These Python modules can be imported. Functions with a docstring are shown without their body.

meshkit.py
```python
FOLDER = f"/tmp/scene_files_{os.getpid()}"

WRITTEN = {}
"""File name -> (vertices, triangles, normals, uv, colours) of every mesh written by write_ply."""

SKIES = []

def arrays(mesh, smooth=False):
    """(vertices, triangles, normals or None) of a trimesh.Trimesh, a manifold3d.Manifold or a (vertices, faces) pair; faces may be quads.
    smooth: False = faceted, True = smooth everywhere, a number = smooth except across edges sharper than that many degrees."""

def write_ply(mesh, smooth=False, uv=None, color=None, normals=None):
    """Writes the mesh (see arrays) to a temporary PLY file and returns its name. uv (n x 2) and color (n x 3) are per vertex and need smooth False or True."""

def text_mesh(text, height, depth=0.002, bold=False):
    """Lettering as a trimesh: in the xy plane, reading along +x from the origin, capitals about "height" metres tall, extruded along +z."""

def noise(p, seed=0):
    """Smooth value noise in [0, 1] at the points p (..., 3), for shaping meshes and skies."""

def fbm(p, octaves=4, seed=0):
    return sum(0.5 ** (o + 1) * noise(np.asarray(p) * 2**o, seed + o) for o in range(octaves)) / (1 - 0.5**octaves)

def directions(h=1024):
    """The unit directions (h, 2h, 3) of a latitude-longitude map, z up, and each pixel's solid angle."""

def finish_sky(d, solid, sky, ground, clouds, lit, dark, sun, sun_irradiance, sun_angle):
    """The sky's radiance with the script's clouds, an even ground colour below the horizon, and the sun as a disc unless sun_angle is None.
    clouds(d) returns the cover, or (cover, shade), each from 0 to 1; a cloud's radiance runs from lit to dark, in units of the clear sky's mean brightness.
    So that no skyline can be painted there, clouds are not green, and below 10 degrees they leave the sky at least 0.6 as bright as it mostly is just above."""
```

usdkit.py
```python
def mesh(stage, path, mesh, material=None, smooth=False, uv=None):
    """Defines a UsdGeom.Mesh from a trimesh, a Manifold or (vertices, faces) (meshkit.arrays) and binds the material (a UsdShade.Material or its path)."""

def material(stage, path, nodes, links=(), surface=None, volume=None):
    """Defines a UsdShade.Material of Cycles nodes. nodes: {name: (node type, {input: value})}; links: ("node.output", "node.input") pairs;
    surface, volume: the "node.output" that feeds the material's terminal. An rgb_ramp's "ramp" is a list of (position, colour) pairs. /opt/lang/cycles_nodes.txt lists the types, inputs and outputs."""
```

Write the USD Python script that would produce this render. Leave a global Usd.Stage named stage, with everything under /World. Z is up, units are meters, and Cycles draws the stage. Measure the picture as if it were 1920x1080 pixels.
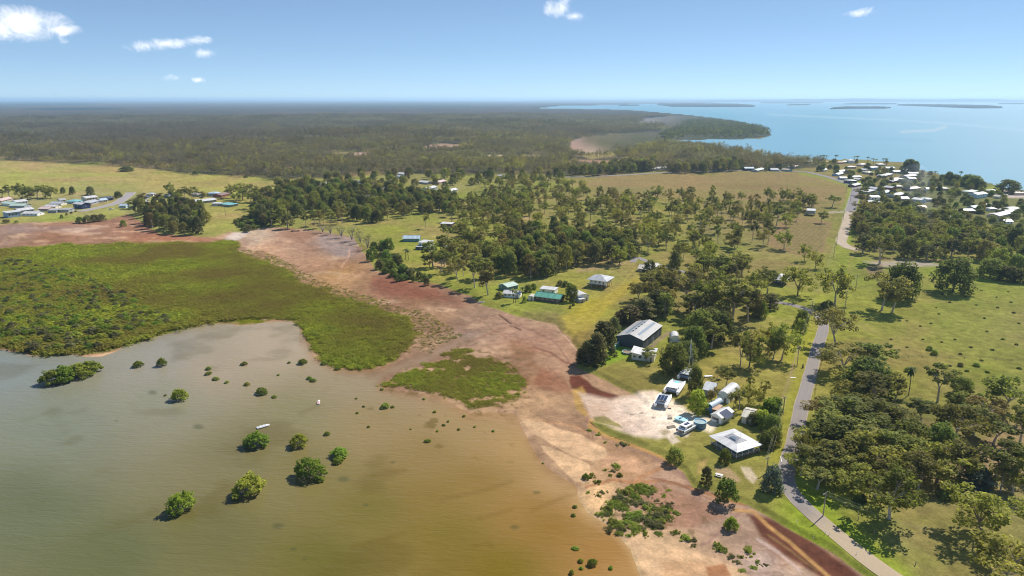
import math, random
import numpy as np, trimesh, usdkit, meshkit
from pxr import Usd, UsdGeom, UsdLux, UsdShade, Gf, Sdf, Vt

stage = Usd.Stage.CreateInMemory()
UsdGeom.SetStageUpAxis(stage, UsdGeom.Tokens.z)
UsdGeom.SetStageMetersPerUnit(stage, 1.0)
WORLD = UsdGeom.Xform.Define(stage, '/World')
UsdGeom.Scope.Define(stage, '/World/Looks')
rng = np.random.default_rng(11)
RND = random.Random(5)

# ------------------------------------------------------------------ camera, sky, sun
HCAM, FPX = 115.0, 1297.0                      # drone height above the flats, focal length in pixels of a 1920 wide picture
PITCH = math.atan2(540 - 186, FPX)
cam = UsdGeom.Camera.Define(stage, '/World/camera')
cam.AddTranslateOp().Set(Gf.Vec3d(0, 0, HCAM))
cam.AddRotateXOp().Set(90 - math.degrees(PITCH))
cam.CreateFocalLengthAttr(24.0)
cam.CreateHorizontalApertureAttr(24.0 * 1920 / FPX)
cam.CreateVerticalApertureAttr(24.0 * 1080 / FPX)
cam.CreateClippingRangeAttr(Gf.Vec2f(1.0, 200000.0))
cam.CreateExposureAttr(0.62)

SUN_AZ, SUN_EL = math.radians(47.0), math.radians(47.0)     # from the view direction towards the right; height
sun_dir = np.array([math.sin(SUN_AZ) * math.cos(SUN_EL), math.cos(SUN_AZ) * math.cos(SUN_EL), math.sin(SUN_EL)])
sun = UsdLux.DistantLight.Define(stage, '/World/sun')
sun.CreateIntensityAttr(1.25)
sun.CreateAngleAttr(0.53)
sun.CreateNormalizeAttr(True)
sun.CreateColorAttr(Gf.Vec3f(1.0, 0.95, 0.87))
sun.AddRotateZOp().Set(-math.degrees(SUN_AZ))
sun.AddRotateXOp().Set(-(90 - math.degrees(SUN_EL)))

def P(u, v, z=0.0):
    """The point at height z where the photograph shows (u, v)."""
    x, y = (np.asarray(u, float) - 960) / FPX, (540 - np.asarray(v, float)) / FPX
    c, s = math.cos(PITCH), math.sin(PITCH)
    t = (z - HCAM) / (-s + y * c)
    return x * t, (c + y * s) * t

def UV(x, y, z=0.0):
    c, s = math.cos(PITCH), math.sin(PITCH)
    f = y * c - (z - HCAM) * s
    return 960 + FPX * x / f, 540 - FPX * (y * s + (z - HCAM) * c) / f

def dirpx(u, v):
    x, y = (u - 960) / FPX, (540 - v) / FPX
    c, s = math.cos(PITCH), math.sin(PITCH)
    d = np.array([x, c + y * s, -s + y * c])
    return d / np.linalg.norm(d)

def make_sky():
    nodes = {
        'sky': ('sky_texture', {'sky_type': 'single_scattering', 'sun_disc': False, 'sun_elevation': SUN_EL, 'sun_rotation': SUN_AZ, 'altitude': 100.0,
                                'air_density': SKY_AIR, 'aerosol_density': SKY_DUST, 'ozone_density': SKY_OZONE}),
        'tc': ('texture_coordinate', {}), 'gm': ('gamma', {'gamma': SKY_GAMMA}), 'tint': ('mix', {'mix_type': 'multiply', 'fac': 1.0, 'color2': SKY_TINT}),
        'nz': ('noise_texture', {'scale': 34.0, 'detail': 8.0, 'roughness': 0.68, 'distortion': 0.6}),
        'nzb': ('noise_texture', {'scale': 11.0, 'detail': 3.0, 'roughness': 0.55}),
        'bg': ('background_shader', {'strength': SKY_STRENGTH}),
        'mixc': ('mix', {'color2': CLOUD}),
    }
    links = [('tc.generated', 'nz.vector'), ('tc.generated', 'nzb.vector')]
    # small fair weather clouds: (pixel, radii in degrees, weight)
    blobs = [((40, 44), (3.2, 1.25), 1.0), ((-20, 50), (3.0, 1.2), 1.0), ((110, 56), (1.8, .5), .8), ((272, 86), (1.7, .55), .66), ((318, 81), (2.2, .42), .62), ((372, 76), (1.3, .42), .62),
             ((385, 99), (1.1, .5), .75), ((1050, 16), (1.5, .9), .75), ((1078, 30), (1.4, .55), .7), ((1632, 22), (1.2, .4), .5), ((1605, 26), (1.2, .3), .4), ((371, 150), (.6, .27), .7),
             ((122, 78), (.4, .35), .5), ((330, 146), (1.5, .4), .28), ((150, 140), (.9, .22), .22)]
    prev = None
    for i, ((u, v), (ra, rb), w) in enumerate(blobs):
        d = dirpx(u, v)
        az = math.atan2(d[0], d[1])
        nodes[f'mp{i}'] = ('mapping', {'mapping_type': 'texture', 'location': tuple(d), 'rotation': (0.0, 0.0, -az), 'scale': (math.radians(ra), math.radians(3), math.radians(rb))})
        nodes[f'gr{i}'] = ('gradient_texture', {'gradient_type': 'spherical'})
        nodes[f'mu{i}'] = ('math', {'math_type': 'multiply', 'value2': w})
        links += [('tc.generated', f'mp{i}.vector'), (f'mp{i}.vector', f'gr{i}.vector'), (f'gr{i}.fac', f'mu{i}.value1')]
        if prev:
            nodes[f'mx{i}'] = ('math', {'math_type': 'maximum'})
            links += [(prev, f'mx{i}.value1'), (f'mu{i}.value', f'mx{i}.value2')]
            prev = f'mx{i}.value'
        else:
            prev = f'mu{i}.value'
    nodes['na'] = ('math', {'math_type': 'multiply_add', 'value2': 1.9, 'value3': -0.93})
    nodes['nb'] = ('math', {'math_type': 'add'})
    nodes['nc'] = ('map_range', {'range_type': 'smoothstep', 'from_min': 0.06, 'from_max': 1.05, 'to_min': 0.0, 'to_max': 0.93, 'clamp': True})
    nodes['gate'] = ('map_range', {'range_type': 'smoothstep', 'from_min': 0.02, 'from_max': 0.15, 'to_min': 0.0, 'to_max': 1.0, 'clamp': True})
    nodes['nd'] = ('math', {'math_type': 'multiply'})
    links += [('nz.fac', 'na.value1'), (prev, 'nb.value1'), ('na.value', 'nb.value2'), ('nb.value', 'nc.value'), (prev, 'gate.value'),
              ('nc.result', 'nd.value1'), ('gate.result', 'nd.value2'), ('nd.value', 'mixc.fac'), ('sky.color', 'gm.color'), ('gm.color', 'tint.color1'), ('tint.color', 'mixc.color1'), ('mixc.color', 'bg.color')]
    return usdkit.material(stage, '/World/Looks/sky', nodes, links, surface='bg.background')

SKY_STRENGTH, SKY_AIR, SKY_DUST, SKY_OZONE = 0.140, 0.4, 0.0, 3.0
SKY_GAMMA, SKY_TINT = 0.63, (0.92, 1.09, 1.19)
CLOUD = (6.3, 6.3, 6.5)
dome = UsdLux.DomeLight.Define(stage, '/World/sky')
dome.CreateIntensityAttr(1.0)
UsdShade.MaterialBindingAPI.Apply(dome.GetPrim()).Bind(make_sky())
dome.GetPrim().SetCustomDataByKey('kind', 'structure')

# ------------------------------------------------------------------ helpers
USED = {}
def numbered(parent, name):
    k = parent + '/' + name
    n = USED.get(k, 0); USED[k] = n + 1
    return k if n == 0 else f'{k}_{n:03d}'

def tag(prim, label=None, cat=None, group=None, kind=None):
    prim = prim.GetPrim() if hasattr(prim, 'GetPrim') else prim
    for k, v in (('label', label), ('category', cat), ('group', group), ('kind', kind)):
        if v: prim.SetCustomDataByKey(k, v)
    return prim

def path_of(parent):
    return '/World' if parent is None else str(parent.GetPath())

def obj(name, mesh, mat, parent=None, smooth=False, col=None):
    m = usdkit.mesh(stage, numbered(path_of(parent), name), mesh, mat, smooth)
    if col is not None:
        UsdGeom.PrimvarsAPI(m).CreatePrimvar('Col', Sdf.ValueTypeNames.Color3fArray, 'vertex').Set(Vt.Vec3fArray.FromNumpy(np.asarray(col, np.float32)))
    return m.GetPrim()

def thing(name, label, cat, loc=(0, 0, 0), rotz=0.0, group=None, scale=None, parent=None):
    x = UsdGeom.Xform.Define(stage, numbered('/World', name))
    x.AddTranslateOp().Set(Gf.Vec3d(*map(float, loc)))
    x.AddRotateZOp().Set(float(rotz))
    if scale is not None: x.AddScaleOp().Set(Gf.Vec3f(*map(float, np.broadcast_to(scale, 3))))
    return tag(x, label, cat, group)

def copy_of(source, name, label, cat, loc, rotz=0.0, group=None, scale=1.0):
    p = thing(name, label, cat, loc, rotz, group, scale)
    p.GetReferences().AddInternalReference(source)
    p.SetInstanceable(True)
    return p

def lin(c):
    c = np.asarray(c, float) / 255.0
    return np.where(c <= 0.04045, c / 12.92, ((c + 0.055) / 1.055) ** 2.4)

KLIT = 1.0                                         # what a sunlit level surface of albedo 1 shows in the picture
def alb(*c):
    """Albedo of a level surface that shows the sRGB colour c in this daylight."""
    return tuple(np.clip(lin(c[0] if len(c) == 1 else c) / KLIT, 0.002, 0.85))

def smooth01(x, a, b):
    t = np.clip((x - a) / (b - a), 0, 1)
    return t * t * (3 - 2 * t)

def fbm2(x, y, scale, octaves=4, seed=0):
    return meshkit.fbm(np.stack([np.asarray(x) / scale, np.asarray(y) / scale, np.full(np.shape(x), 0.37 + seed * 3.1)], -1), octaves, seed)

def sdist(poly, u, v, pad=60):
    """Signed distance in picture pixels of the reference (inside positive) to a ground outline; -pad where far."""
    poly = np.asarray(poly, float)
    out = np.full(u.shape, -float(pad))
    lo, hi = poly.min(0) - pad, poly.max(0) + pad
    sel = np.nonzero((u > lo[0]) & (u < hi[0]) & (v > lo[1]) & (v < hi[1]))[0]
    if not len(sel): return out
    a, b = u[sel], v[sel]
    d2 = np.full(len(sel), 1e18); inside = np.zeros(len(sel), bool)
    for (x0, y0), (x1, y1) in zip(poly, np.roll(poly, -1, 0)):
        ex, ey = x1 - x0, y1 - y0
        t = np.clip(((a - x0) * ex + (b - y0) * ey) / (ex * ex + ey * ey + 1e-12), 0, 1)
        d2 = np.minimum(d2, (a - x0 - t * ex) ** 2 + (b - y0 - t * ey) ** 2)
        if y0 != y1:
            c = ((y0 > b) != (y1 > b)) & (a < ex * (b - y0) / ey + x0)
            inside ^= c
    d = np.sqrt(d2)
    out[sel] = np.where(inside, d, -d)
    return out

def ldist(line, u, v, pad=40):
    """Distance in reference pixels to a ground line."""
    line = np.asarray(line, float)
    out = np.full(u.shape, float(pad))
    lo, hi = line.min(0) - pad, line.max(0) + pad
    sel = np.nonzero((u > lo[0]) & (u < hi[0]) & (v > lo[1]) & (v < hi[1]))[0]
    if not len(sel): return out
    a, b = u[sel], v[sel]
    d2 = np.full(len(sel), float(pad) ** 2)
    for (x0, y0), (x1, y1) in zip(line[:-1], line[1:]):
        ex, ey = x1 - x0, y1 - y0
        t = np.clip(((a - x0) * ex + (b - y0) * ey) / (ex * ex + ey * ey + 1e-12), 0, 1)
        d2 = np.minimum(d2, (a - x0 - t * ex) ** 2 + (b - y0 - t * ey) ** 2)
    out[sel] = np.sqrt(d2)
    return out

def field(pts, u, v, power=2.4, soft=0.15):
    """Colours between control points (u, v, r, g, b); a vertical pixel counts more than a level one, as the ground is seen slantwise."""
    pts = np.asarray(pts, float)
    num, den = np.zeros(u.shape + (3,)), np.zeros(u.shape)
    for pu, pv, r, g, b in pts:
        w = 1.0 / (((u - pu) ** 2 + (1.6 * (v - pv)) ** 2) / 900.0 + soft) ** (power / 2)
        num += w[..., None] * lin((r, g, b)); den += w
    return num / den[..., None]
# ------------------------------------------------------------------ the outlines of the place, as the photograph shows them on the ground
BAY = [(1000, 204), (1045, 199), (1095, 198), (1160, 196), (1240, 194), (1420, 191), (1600, 190.2), (2300, 190.2), (2300, 372), (1925, 360), (1905, 358), (1870, 352), (1832, 338), (1750, 328), (1722, 320), (1700, 308),
       (1600, 302), (1540, 303), (1475, 302), (1440, 296), (1400, 292), (1340, 281), (1296, 274), (1300, 268), (1256, 263), (1300, 261), (1340, 260), (1380, 260), (1425, 259), (1446, 253), (1440, 241), (1415, 234),
       (1380, 226), (1330, 220), (1305, 217), (1265, 213), (1215, 210), (1200, 207), (1125, 205), (1060, 204)]
ESTUARY = [(-500, 640), (0, 648), (75, 663), (190, 664), (240, 645), (290, 627), (360, 607), (450, 601), (545, 598), (566, 612), (580, 640), (592, 668), (625, 684), (700, 693), (740, 678), (800, 655), (850, 632), (884, 627), (872, 648),
           (850, 656), (790, 690), (722, 712), (716, 724), (760, 735), (830, 745), (880, 772), (935, 768), (965, 772), (985, 795), (1012, 850), (1040, 880), (1080, 905), (1094, 930), (1112, 960), (1160, 992), (1195, 1030), (1215, 1090), (1225, 1300), (-500, 1300)]
FLAT = [(-500, 425), (0, 420), (60, 417), (140, 416), (200, 411), (235, 402), (262, 414), (300, 440), (400, 446), (425, 436), (455, 436), (475, 428), (520, 424), (590, 431), (660, 444), (676, 470), (690, 492), (705, 506), (760, 522), (830, 534), (880, 552), (905, 570),
        (935, 580), (985, 596), (1040, 610), (1070, 635), (1085, 660), (1084, 690), (1110, 702), (1150, 722), (1190, 742), (1215, 765), (1160, 790), (1112, 790), (1130, 808), (1180, 830), (1240, 855), (1285, 885), (1300, 912), (1330, 918), (1370, 935),
        (1400, 944), (1440, 965), (1500, 1000), (1570, 1040), (1640, 1090), (1800, 1300), (-500, 1300)]
MARSH = [(-500, 470), (0, 470), (100, 464), (200, 459), (300, 459), (400, 457), (425, 452), (445, 458), (440, 470), (480, 492), (530, 506), (560, 530), (620, 550), (700, 575), (760, 598), (780, 625), (762, 655), (738, 676), (700, 691), (655, 693), (610, 676), (585, 645), (560, 606),
         (545, 599), (450, 599), (380, 605), (300, 626), (240, 643), (195, 659), (100, 664), (0, 648), (-500, 640)]
MARSH2 = [(708, 720), (786, 688), (850, 654), (884, 655), (884, 664), (860, 678), (880, 666), (930, 672), (965, 685), (990, 718), (980, 745), (930, 764), (885, 769), (860, 752), (810, 742), (752, 734)]
FOREST = [(-3000, 296), (0, 301), (120, 306), (250, 314), (360, 327), (480, 333), (520, 340), (640, 332), (760, 326), (850, 328), (960, 326), (1060, 330), (1160, 323), (1230, 322), (1330, 326), (1390, 318), (1480, 318), (1560, 312), (1470, 303),
          (1400, 293), (1340, 282), (1290, 272), (1230, 278), (1180, 288), (1110, 300), (1070, 286), (1060, 268), (1100, 256), (1200, 250), (1240, 246), (1236, 238), (1195, 232), (1200, 222), (1260, 217), (1300, 219), (1215, 211), (1125, 206), (1000, 205), (1000, 190.5), (-3000, 190.5)]

LAND_PTS = [(1800, 600, 150, 150, 68), (1700, 560, 152, 152, 64), (1850, 700, 148, 147, 64), (1700, 690, 152, 150, 62), (1900, 520, 152, 154, 66), (1900, 620, 154, 150, 76), (1770, 520, 150, 156, 58),
            (1510, 640, 164, 166, 54), (1478, 720, 165, 160, 66), (1440, 860, 154, 148, 70), (1440, 905, 158, 146, 78), (1560, 1000, 146, 166, 40), (1520, 955, 150, 165, 48), (1600, 500, 152, 160, 60), (1560, 560, 156, 158, 62),
            (1640, 1040, 146, 164, 44), (1700, 1010, 150, 144, 84), (1850, 960, 148, 140, 84), (1780, 990, 140, 150, 70), (1800, 880, 156, 132, 98), (1600, 850, 120, 104, 74), (1700, 800, 130, 115, 78), (1900, 880, 160, 140, 100), (1900, 800, 158, 140, 90), (1880, 1060, 140, 135, 76),
            (1150, 430, 148, 142, 70), (1250, 400, 150, 146, 62), (1330, 440, 152, 136, 86), (1420, 440, 148, 138, 78), (1300, 480, 152, 148, 70), (1200, 480, 150, 150, 66), (1450, 400, 150, 142, 78), (1100, 380, 144, 142, 66),
            (1150, 338, 158, 132, 88), (1300, 345, 158, 130, 80), (1450, 335, 152, 130, 80), (1520, 365, 150, 128, 80), (1560, 345, 154, 140, 76), (1400, 368, 154, 130, 84), (1150, 355, 140, 128, 76),
            (60, 315, 172, 146, 98), (300, 335, 164, 146, 84), (100, 345, 156, 148, 80), (30, 340, 154, 152, 72), (420, 338, 164, 156, 78), (200, 320, 166, 146, 86),
            (100, 407, 150, 150, 80), (200, 405, 150, 148, 76), (30, 412, 158, 142, 84), (250, 380, 140, 138, 84), (60, 385, 130, 130, 90), (160, 378, 146, 140, 100), (420, 400, 156, 148, 78), (340, 400, 140, 140, 70),
            (740, 440, 144, 146, 58), (790, 430, 144, 146, 62), (820, 470, 152, 156, 56), (800, 505, 152, 150, 62), (1090, 575, 176, 162, 60), (1110, 548, 164, 158, 70), (1030, 582, 144, 146, 70), (1160, 515, 160, 152, 78), (1070, 625, 150, 140, 66),
            (1000, 570, 150, 156, 62), (1140, 690, 150, 144, 68), (1150, 655, 148, 166, 54), (1300, 660, 158, 152, 66), (1350, 690, 162, 152, 70), (1430, 660, 160, 156, 66), (1180, 715, 148, 138, 70), (1270, 780, 160, 146, 80),
            (600, 400, 130, 132, 66), (640, 425, 152, 148, 72), (700, 370, 140, 134, 76), (800, 350, 150, 140, 84), (930, 420, 146, 150, 60), (950, 380, 140, 140, 66), (1000, 470, 110, 106, 62), (1300, 560, 120, 116, 62), (1350, 600, 130, 130, 62), (1460, 590, 156, 160, 62),
            (1700, 440, 100, 96, 64), (1750, 360, 110, 112, 72), (1560, 480, 152, 150, 66), (1500, 440, 156, 132, 88)]
FLAT_PTS = [(100, 440, 158, 115, 85), (30, 425, 148, 123, 106), (300, 452, 169, 113, 82), (200, 430, 153, 114, 90), (380, 446, 173, 122, 92), (560, 440, 167, 128, 102), (620, 452, 149, 129, 117), (645, 470, 158, 141, 134), (500, 468, 190, 146, 113), (480, 445, 196, 173, 148),
            (650, 500, 185, 142, 86), (620, 515, 184, 143, 95), (740, 532, 146, 100, 75), (790, 548, 148, 102, 75), (600, 490, 180, 138, 106), (850, 575, 165, 130, 103), (900, 600, 175, 142, 115), (880, 622, 168, 141, 121), (820, 600, 180, 144, 105), (1000, 640, 180, 138, 112), (960, 620, 179, 142, 117),
            (1040, 680, 186, 146, 116), (1000, 700, 164, 121, 86), (970, 660, 178, 138, 104), (1060, 745, 188, 150, 113), (1020, 800, 202, 167, 127), (990, 770, 198, 161, 119), (1090, 790, 190, 154, 117), (1150, 840, 184, 144, 107), (1100, 840, 200, 163, 123), (1050, 860, 206, 171, 131), (1250, 900, 189, 152, 127),
            (1180, 875, 186, 144, 103), (1200, 950, 187, 152, 124), (1300, 960, 181, 144, 119), (1350, 985, 187, 154, 129), (1260, 1050, 216, 182, 134), (1220, 1030, 216, 184, 138), (1120, 950, 218, 184, 136), (1340, 1060, 199, 162, 126), (1480, 1030, 122, 74, 52), (1540, 1060, 144, 96, 69), (1430, 1050, 208, 181, 163), (1500, 1078, 210, 185, 166),
            (1400, 975, 186, 155, 132), (1450, 985, 155, 122, 95), (1320, 925, 185, 150, 123)]
WATER_PTS = [(-300, 700, 129, 142, 140), (0, 690, 142, 150, 146), (100, 800, 134, 141, 125), (50, 950, 112, 121, 99), (200, 1040, 110, 117, 91), (400, 1000, 117, 117, 88), (300, 750, 147, 148, 130), (400, 690, 171, 157, 136), (500, 645, 184, 168, 144), (560, 625, 184, 168, 144), (300, 670, 159, 156, 145),
             (640, 720, 162, 148, 122), (560, 770, 141, 137, 106), (700, 790, 155, 138, 104), (800, 850, 150, 130, 93), (900, 900, 149, 126, 83), (700, 950, 124, 118, 77), (850, 1000, 129, 117, 73), (950, 1060, 126, 113, 67), (1000, 950, 157, 126, 83), (1050, 980, 147, 118, 73),
             (1140, 1040, 165, 128, 86), (1170, 1070, 179, 142, 100), (980, 830, 181, 150, 107), (850, 650, 170, 146, 128), (600, 1050, 115, 114, 76), (760, 705, 166, 147, 124), (880, 795, 167, 144, 107), (560, 880, 133, 127, 92), (450, 850, 130, 127, 100), (1060, 900, 192, 160, 121), (940, 780, 179, 150, 111), (820, 930, 142, 123, 81), (1100, 950, 183, 148, 106)]
BAY_PTS = [(1050, 202, 120, 180, 200), (1200, 203, 108, 172, 196), (1350, 212, 112, 178, 200), (1500, 232, 118, 180, 206), (1440, 250, 126, 184, 212), (1700, 250, 138, 190, 214), (1400, 278, 140, 190, 216), (1850, 310, 146, 194, 216), (1650, 285, 136, 188, 212), (1800, 230, 140, 192, 214), (1550, 210, 112, 178, 202), (1800, 200, 150, 196, 214)]
MARSH_PTS = [(-200, 560, 88, 92, 36), (50, 480, 124, 116, 44), (300, 475, 126, 112, 42), (300, 530, 104, 106, 30), (150, 520, 96, 102, 34), (500, 570, 116, 118, 26), (650, 620, 118, 122, 22), (720, 650, 114, 116, 26), (200, 600, 88, 92, 36), (80, 560, 80, 86, 36), (450, 500, 132, 116, 46), (400, 560, 108, 112, 26), (470, 580, 118, 122, 22), (760, 610, 130, 118, 46), (600, 560, 128, 116, 42), (620, 660, 104, 106, 34), (780, 710, 104, 108, 40), (850, 700, 128, 112, 50), (930, 700, 124, 98, 52), (900, 750, 112, 108, 48)]

ROAD = [(1760, 1140), (1665, 1085), (1600, 1035), (1540, 984), (1496, 946), (1472, 914), (1478, 872), (1491, 822), (1503, 764), (1517, 712), (1530, 662), (1541, 628), (1544, 608), (1534, 594), (1510, 582), (1482, 573), (1455, 569), (1425, 566)]
GRAVEL = [(1612, 472), (1592, 467), (1580, 460), (1580, 445), (1586, 425), (1591, 405), (1594, 398)]
STREET = [(1594, 398), (1599, 380), (1604, 362), (1606, 352)]
STREET2 = [(1660, 357), (1606, 351), (1580, 342), (1545, 331), (1515, 324), (1490, 322), (1420, 320), (1350, 322), (1240, 325), (1160, 330), (1060, 333)]
LANE = [(1186, 494), (1196, 484), (1206, 490), (1240, 500), (1280, 512), (1312, 518)]
TRACK = [(966, 444), (1000, 432), (1012, 424), (990, 412), (960, 404), (944, 406)]
LEFTSTREET = [(150, 398), (180, 392), (210, 385), (235, 372), (246, 362)]

# ------------------------------------------------------------------ the ground: rings about the point below the drone, finer where nearer
def ring_grid(r0, r1, az0, az1, step_px, az_step):
    r, rows = r0, []
    while r < r1:
        rows.append(r)
        r += (r * r + HCAM * HCAM) / HCAM * step_px / FPX
    rows.append(r1)
    rows, az = np.array(rows), np.radians(np.arange(az0, az1 + az_step / 2, az_step))
    R, A = np.meshgrid(rows, az, indexing='ij')
    i, j = np.meshgrid(np.arange(len(rows) - 1), np.arange(len(az) - 1), indexing='ij')
    n = len(az)
    q = np.stack([i * n + j, i * n + j + 1, (i + 1) * n + j + 1, (i + 1) * n + j], -1).reshape(-1, 4)
    return (R * np.sin(A)).ravel(), (R * np.cos(A)).ravel(), q[:, ::-1]

GX, GY, GQ = ring_grid(112.0, 70000.0, -47, 47, 1.9, 0.085)
GR = np.hypot(GX, GY)
GU, GV = UV(GX, GY)
# the outlines are not drawn with a ruler: look them up a little beside each point
warp = GR * 0.006
w1, w2 = fbm2(GX, GY, 16, 4, 1) - .5, fbm2(GX, GY, 16, 4, 2) - .5
w3, w4 = fbm2(GX, GY, 70, 3, 3) - .5, fbm2(GX, GY, 70, 3, 4) - .5
WX, WY = GX + w1 * np.minimum(9, warp * 2.5) + w3 * np.minimum(12, warp * 3), GY + w2 * np.minimum(14, warp * 3.5) + w4 * np.minimum(18, warp * 4)
WU, WV = UV(WX, WY)
VU, VV = UV(GX + .35 * (WX - GX), GY + .35 * (WY - GY))

n_fine = fbm2(GX, GY, 3.0, 3, 7)
n_mid = fbm2(GX, GY, 14.0, 4, 8)
n_big = fbm2(GX, GY, 60.0, 4, 9)
n_huge = fbm2(GX, GY, 700.0, 5, 10)
n_streak = fbm2(GX + .4 * GY, (GY - .4 * GX) * 0.25, 6.0, 4, 12)

d_bay, d_est = sdist(BAY, WU, WV, 40), sdist(ESTUARY, WU, WV, 80)
d_flat, d_marsh, d_marsh2 = sdist(FLAT, WU, WV, 80), sdist(MARSH, WU, WV, 80), sdist(MARSH2, WU, WV, 50)
d_forest = sdist(FOREST, WU, WV, 40)
m_bay, m_est = smooth01(d_bay, -.4, .4), smooth01(d_est, -3, 6)
m_flat = smooth01(d_flat, -1.5, 2.0)
m_marsh = np.maximum(smooth01(d_marsh + (n_mid - .5) * 30 * np.clip((GU - 300) / 200, 0, 1) + (n_fine - .5) * 46 * np.clip((GU - 420) / 120, 0, 1) * (GV < 640), -7, 0), 0)
m_marsh2 = smooth01(d_marsh2 + (n_mid - .5) * 24 + (n_fine - .5) * 20, -4, 8) * smooth01(fbm2(GX, GY, 5, 3, 47) + d_marsh2 * .006, .36, .56)

def mixin(base, m, c):
    return base * (1 - m[:, None]) + np.asarray(c) * m[:, None]

def blob(base, poly, c, soft=4.0, amount=1.0, rough=0.0):
    d = sdist(poly, VU, VV, 50)
    if rough: d = d + (n_mid - .5) * rough
    m = smooth01(d, -soft, soft) * amount
    return mixin(base, m, lin(c))

def line(base, pts, c, width, soft=1.0, amount=1.0, warped=True):
    d = ldist(pts, VU if warped else GU, VV if warped else GV, 30)
    return mixin(base, (1 - smooth01(d, width / 2 - soft / 2, width / 2 + soft / 2)) * amount, lin(c))

land = field(LAND_PTS, WU, WV)
far = lin((112, 106, 86)) * np.ones((len(GX), 3))
land = mixin(land, smooth01(d_forest, -1.5, 1.5) * .92, lin((74, 70, 50)))
land = mixin(land, smooth01(GR, 1500, 2600) * (d_bay < 0), lin((80, 76, 60)))
# browner and greener patches, trodden and mown strips
land = mixin(land, smooth01(n_big, .52, .70) * .5 * (GR < 2500), lin((160, 132, 88)))
land = mixin(land, smooth01(1 - n_big, .54, .72) * .45 * (GR < 2500), lin((134, 146, 48)))
dry = smooth01(fbm2(GX + .5 * GY, GY * .6, 26, 5, 48), .50, .66); lush = smooth01(fbm2(GX, GY, 38, 4, 49), .56, .68)
land = mixin(land, dry * .34 * (GR < 2500), lin((172, 148, 96))); land = mixin(land, lush * .30 * (GR < 2500), lin((122, 136, 44)))
land = land * (0.74 + 0.52 * n_mid)[:, None] * (0.80 + 0.40 * n_fine)[:, None]
land = blob(land, [(1440, 462), (1462, 420), (1500, 410), (1560, 418), (1548, 450), (1545, 475), (1500, 482)], (160, 132, 92), 3, .9)
vine = np.abs(((GX * .84 - GY * .55) / 3.8) % 1 - .5) * 2
d_vine = sdist([(1452, 460), (1470, 425), (1500, 414), (1556, 422), (1546, 450), (1540, 476), (1500, 480)], GU, GV, 20)
land = mixin(land, smooth01(d_vine, 0, 3) * smooth01(vine, .35, .60) * .55, lin((118, 128, 54)))
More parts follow.
